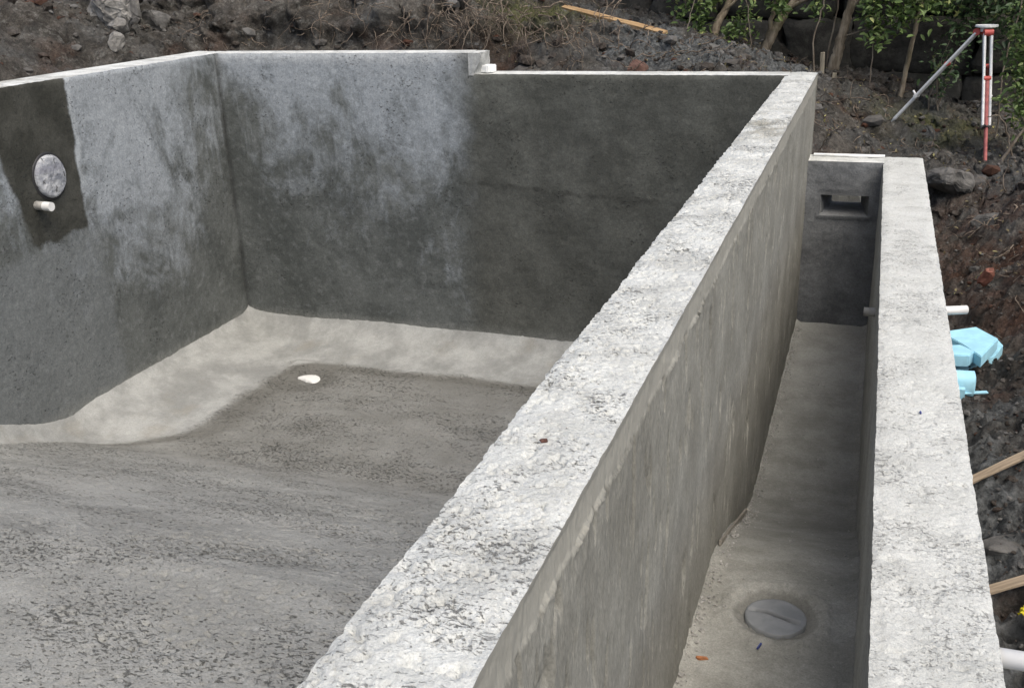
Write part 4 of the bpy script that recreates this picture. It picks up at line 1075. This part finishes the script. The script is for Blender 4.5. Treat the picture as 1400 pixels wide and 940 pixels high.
def pipe(name, label, a, b, r, mat, wall=.004, cat='pipe'):
    a, b = Vector(a), Vector(b); t = (b - a).normalized(); sx = t.cross(Vector((0, 0, 1))).normalized(); up = sx.cross(t)
    n = 24; V = []; rows = [(a, r - wall), (a, r), (b, r), (b, r - wall), (b - t * .06, r - wall)]
    for c, rr in rows:
        for k in range(n): q = 2 * math.pi * k / n; V.append(tuple(c + (sx * math.cos(q) + up * math.sin(q)) * rr))
    F = [(i * n + k, i * n + (k + 1) % n, (i + 1) * n + (k + 1) % n, (i + 1) * n + k) for i in range(len(rows) - 1) for k in range(n)]
    V.append(tuple(b - t * .06)); F += [(4 * n + k, 4 * n + (k + 1) % n, 5 * n, 5 * n) for k in range(n)]
    o = MB().add(V, F).build(name, mat); return tag(o, label, cat)
pipe('drain_pipe', 'white plastic pipe stub projecting from outer trough wall into trench', (TX + TW - .03, 4.90, -.80), (.905, 4.98, -.803), .021, M_PVC)
M_PVCD = plain('cement_smeared_pvc', (.42, .41, .38), .7, .25, 25, .3, .3)
pipe('drain_pipe', 'cement-smeared pipe stub projecting from outer wall into trough', (TX + .02, 4.83, -.80), (TX - .055, 4.83, -.80), .021, M_PVCD)
pipe('drain_pipe', 'thick white plastic pipe at lower right corner outside the wall', (TX + TW - .03, 2.0, -.60), (1.15, 2.02, -.61), .021, M_PVC)
stick_box('timber_lath', M_WOODG, (.80, 3.50, gz(.85, 3.5) + .04), (1.06, 3.66, gz(1.06, 3.66) + .05), .035, .012, 'brown lath leaning on soil beside wall, the farther of two', 'lath')
stick_box('timber_lath', M_WOODG, (.78, 2.83, gz(.85, 2.85) + .04), (1.04, 2.93, gz(1.02, 2.93) + .05), .035, .012, 'pale brown lath beside wall, the nearer of two', 'lath')
me = lump_mesh('yellow_wrapper', M_YEL, (.034, .024, .042), 301, .5, 3, 2.5); o = link('yellow_wrapper', me); o.location = (.957, 2.79, gz(.957, 2.79) + .02); tag(o, 'crumpled yellow plastic wrapper on soil at right edge', 'litter')
me = lump_mesh('brick_piece', M_BRICK, (.065, .06, .13), 302, .35, 2, 1.5); o = link('brick_piece', me); o.location = (1.12, 6.3, gz(1.12, 6.3) + .05); o.rotation_euler = (.3, .4, .2); tag(o, 'broken red brick piece stuck in the trench bank', 'brick')

# white pieces on the shell
def white_block():
    o = prism('white_block', M_FOAMW, [(-2.60, 7.56), (-2.47, 7.54), (-2.42, 7.60), (-2.44, 7.67), (-2.59, 7.67)], .006, .055, (0, .03), 'small white foam block on the wall top beside the step', 'block', .006)
white_block()
stick_box('white_board', M_FOAMW, (.022, 7.535, ZT + .0115), (.505, 7.535, ZT + .0115), .045, .014, 'narrow white strip lying along the trough end wall top', 'strip')

# light niche and stub on the side wall
def niche():
    t = empty('light_niche', (-PL, 5.413, -.463)); tag(t, 'oval pool light niche wrapped in torn dusty plastic film', 'light niche')
    R0 = .148; nr, na = 22, 64; a = np.linspace(0, 2 * np.pi, na, endpoint=False); V = []
    for i in range(nr + 1):
        r = R0 * i / nr; x = .030 + .010 * (1 - (i / nr) ** 2) - .012 * sstep(.9, 1.0, i / nr)
        P = st3(a * 0, r * np.cos(a), r * np.sin(a)); V.append(st3(-PL + x + .006 * fbm(P, 16, 3, 311) * (i < nr), 5.413 + r * np.cos(a) * .92 * (1 + .02 * fbm(P, 9, 2, 312)), -.463 + r * np.sin(a)))
    V.append(st3(a * 0 - PL - .01, 5.413 + R0 * .88 * np.cos(a), -.463 + R0 * .96 * np.sin(a)))
    V = np.concatenate(V); F = [(i * na + k, i * na + (k + 1) % na, (i + 1) * na + (k + 1) % na, (i + 1) * na + k) for i in range(nr + 1) for k in range(na)]
    MB().add(V, F).build('film_cover', M_FILM, t)
    V = []
    for r, x in ((R0 * .90, .0), (R0 * 1.10, .010), (R0 * 1.13, -.012)): V.append(st3(a * 0 - PL + x, 5.413 + r * .92 * np.cos(a), -.463 + r * np.sin(a)))
    V = np.concatenate(V); F = [(i * na + k, i * na + (k + 1) % na, (i + 1) * na + (k + 1) % na, (i + 1) * na + k) for i in range(2) for k in range(na)]
    MB().add(V, F).build('niche_gap_shade', M_BLACK, t)  # black ring standing in for the shaded gap round the film
niche()
def inlet():
    t = empty('inlet_stub', (-PL, 5.25, -.63)); tag(t, 'short white capped pipe stub below the light niche', 'pipe')
    MB().tube([(-PL - .02, 5.255, -.63), (-PL + .075, 5.255, -.632)], .030, 18).build('pipe_body', M_PVCD, t)
    MB().tube([(-PL + .065, 5.255, -.632), (-PL + .125, 5.255, -.634)], [.031, .031], 18).build('pipe_cap', M_PVC, t)
inlet()

# drain covers
def disc_cover(name, label, c, r, mat, seed, crease=0.0, cut=0.0, dome=.006):
    nr, na = 16, 56; a = np.linspace(0, 2 * np.pi, na, endpoint=False); V = []
    for i in range(nr + 1):
        rr = r * i / nr * (1 + .012 * fbm(st3(np.cos(a), np.sin(a), a * 0), 2, 2, seed) * (i == nr)); x = rr * np.cos(a); y = rr * np.sin(a); P = st3(x, y, x * 0)
        z = dome * (1 - (i / nr) ** 2) + .003 * fbm(P, 14, 2, seed + 1)
        if crease: z = z - .030 * np.exp(-((y + .010 * np.sin(x * 26) + .10 * x) / .0055) ** 2) * sstep(r, r * .55, np.abs(x + .01))
        if cut: z = z - .05 * sstep(-.02 * r, -.2 * r, y + .35 * x + .015 * fbm(P, 20, 2, seed + 2))
        V.append(st3(c[0] + x, c[1] + y, c[2] + z))
    x = r * 1.0 * np.cos(a); y = r * 1.0 * np.sin(a); V.append(st3(c[0] + x, c[1] + y, a * 0 + c[2] - .03))
    V = np.concatenate(V); F = [(i * na + k, i * na + (k + 1) % na, (i + 1) * na + (k + 1) % na, (i + 1) * na + k) for i in range(nr + 1) for k in range(na)]
    F = np.array(F)[:, ::-1] if False else F
    o = MB().add(V, F).build(name, mat); return tag(o, label, 'drain cover')
disc_cover('drain_cover', 'grey round drain cover with a crease in the trough floor', (.248, 2.855, -1.203), .098, M_CAP, 321, 1)
disc_cover('drain_cover', 'white round drain cover half buried in the pool floor', (-3.81, 6.60, -2.352), .108, M_WCAP, 331, 0, 1)

# litter in the trough and on the wall
def bit(name, label, loc, size, mat, rz=0.0):
    me = lump_mesh(name, mat, size, random.randint(400, 900), .3, 2, 2); o = link(name, me); o.location = loc; o.rotation_euler = (0, 0, rz); tag(o, label, 'litter')
bit('orange_plug', 'tiny orange plastic plug on the trough floor near overflow wall', (.055, 2.555, -1.186), (.034, .014, .014), M_ORANGE, .2)
bit('dark_nail', 'short dark blue plastic pin before the trough drain cover', (.216, 2.665, -1.185), (.006, .035, .01), M_BLUEINK, -.3)
bit('brick_crumb', 'small reddish brown crumb on the rough overflow wall top', (-.116, 1.577, .003), (.014, .009, .008), plain('brown_crumb', (.13, .065, .05), .9, .25, 60), .4)
bit('blue_crumb', 'small dark blue speck on outer wall top, the nearer one', (.63, 3.17, ZT + .002), (.006, .02, .006), M_BLUEINK, .1)
stick_box('formwork_sliver', m_wood('cement_grey_timber', (.19, .175, .15), (.27, .25, .215)), (.010, 3.25, -1.205), (.012, 4.15, -1.575), .010, .022, 'thin wooden formwork sliver at foot of the overflow wall', 'timber')
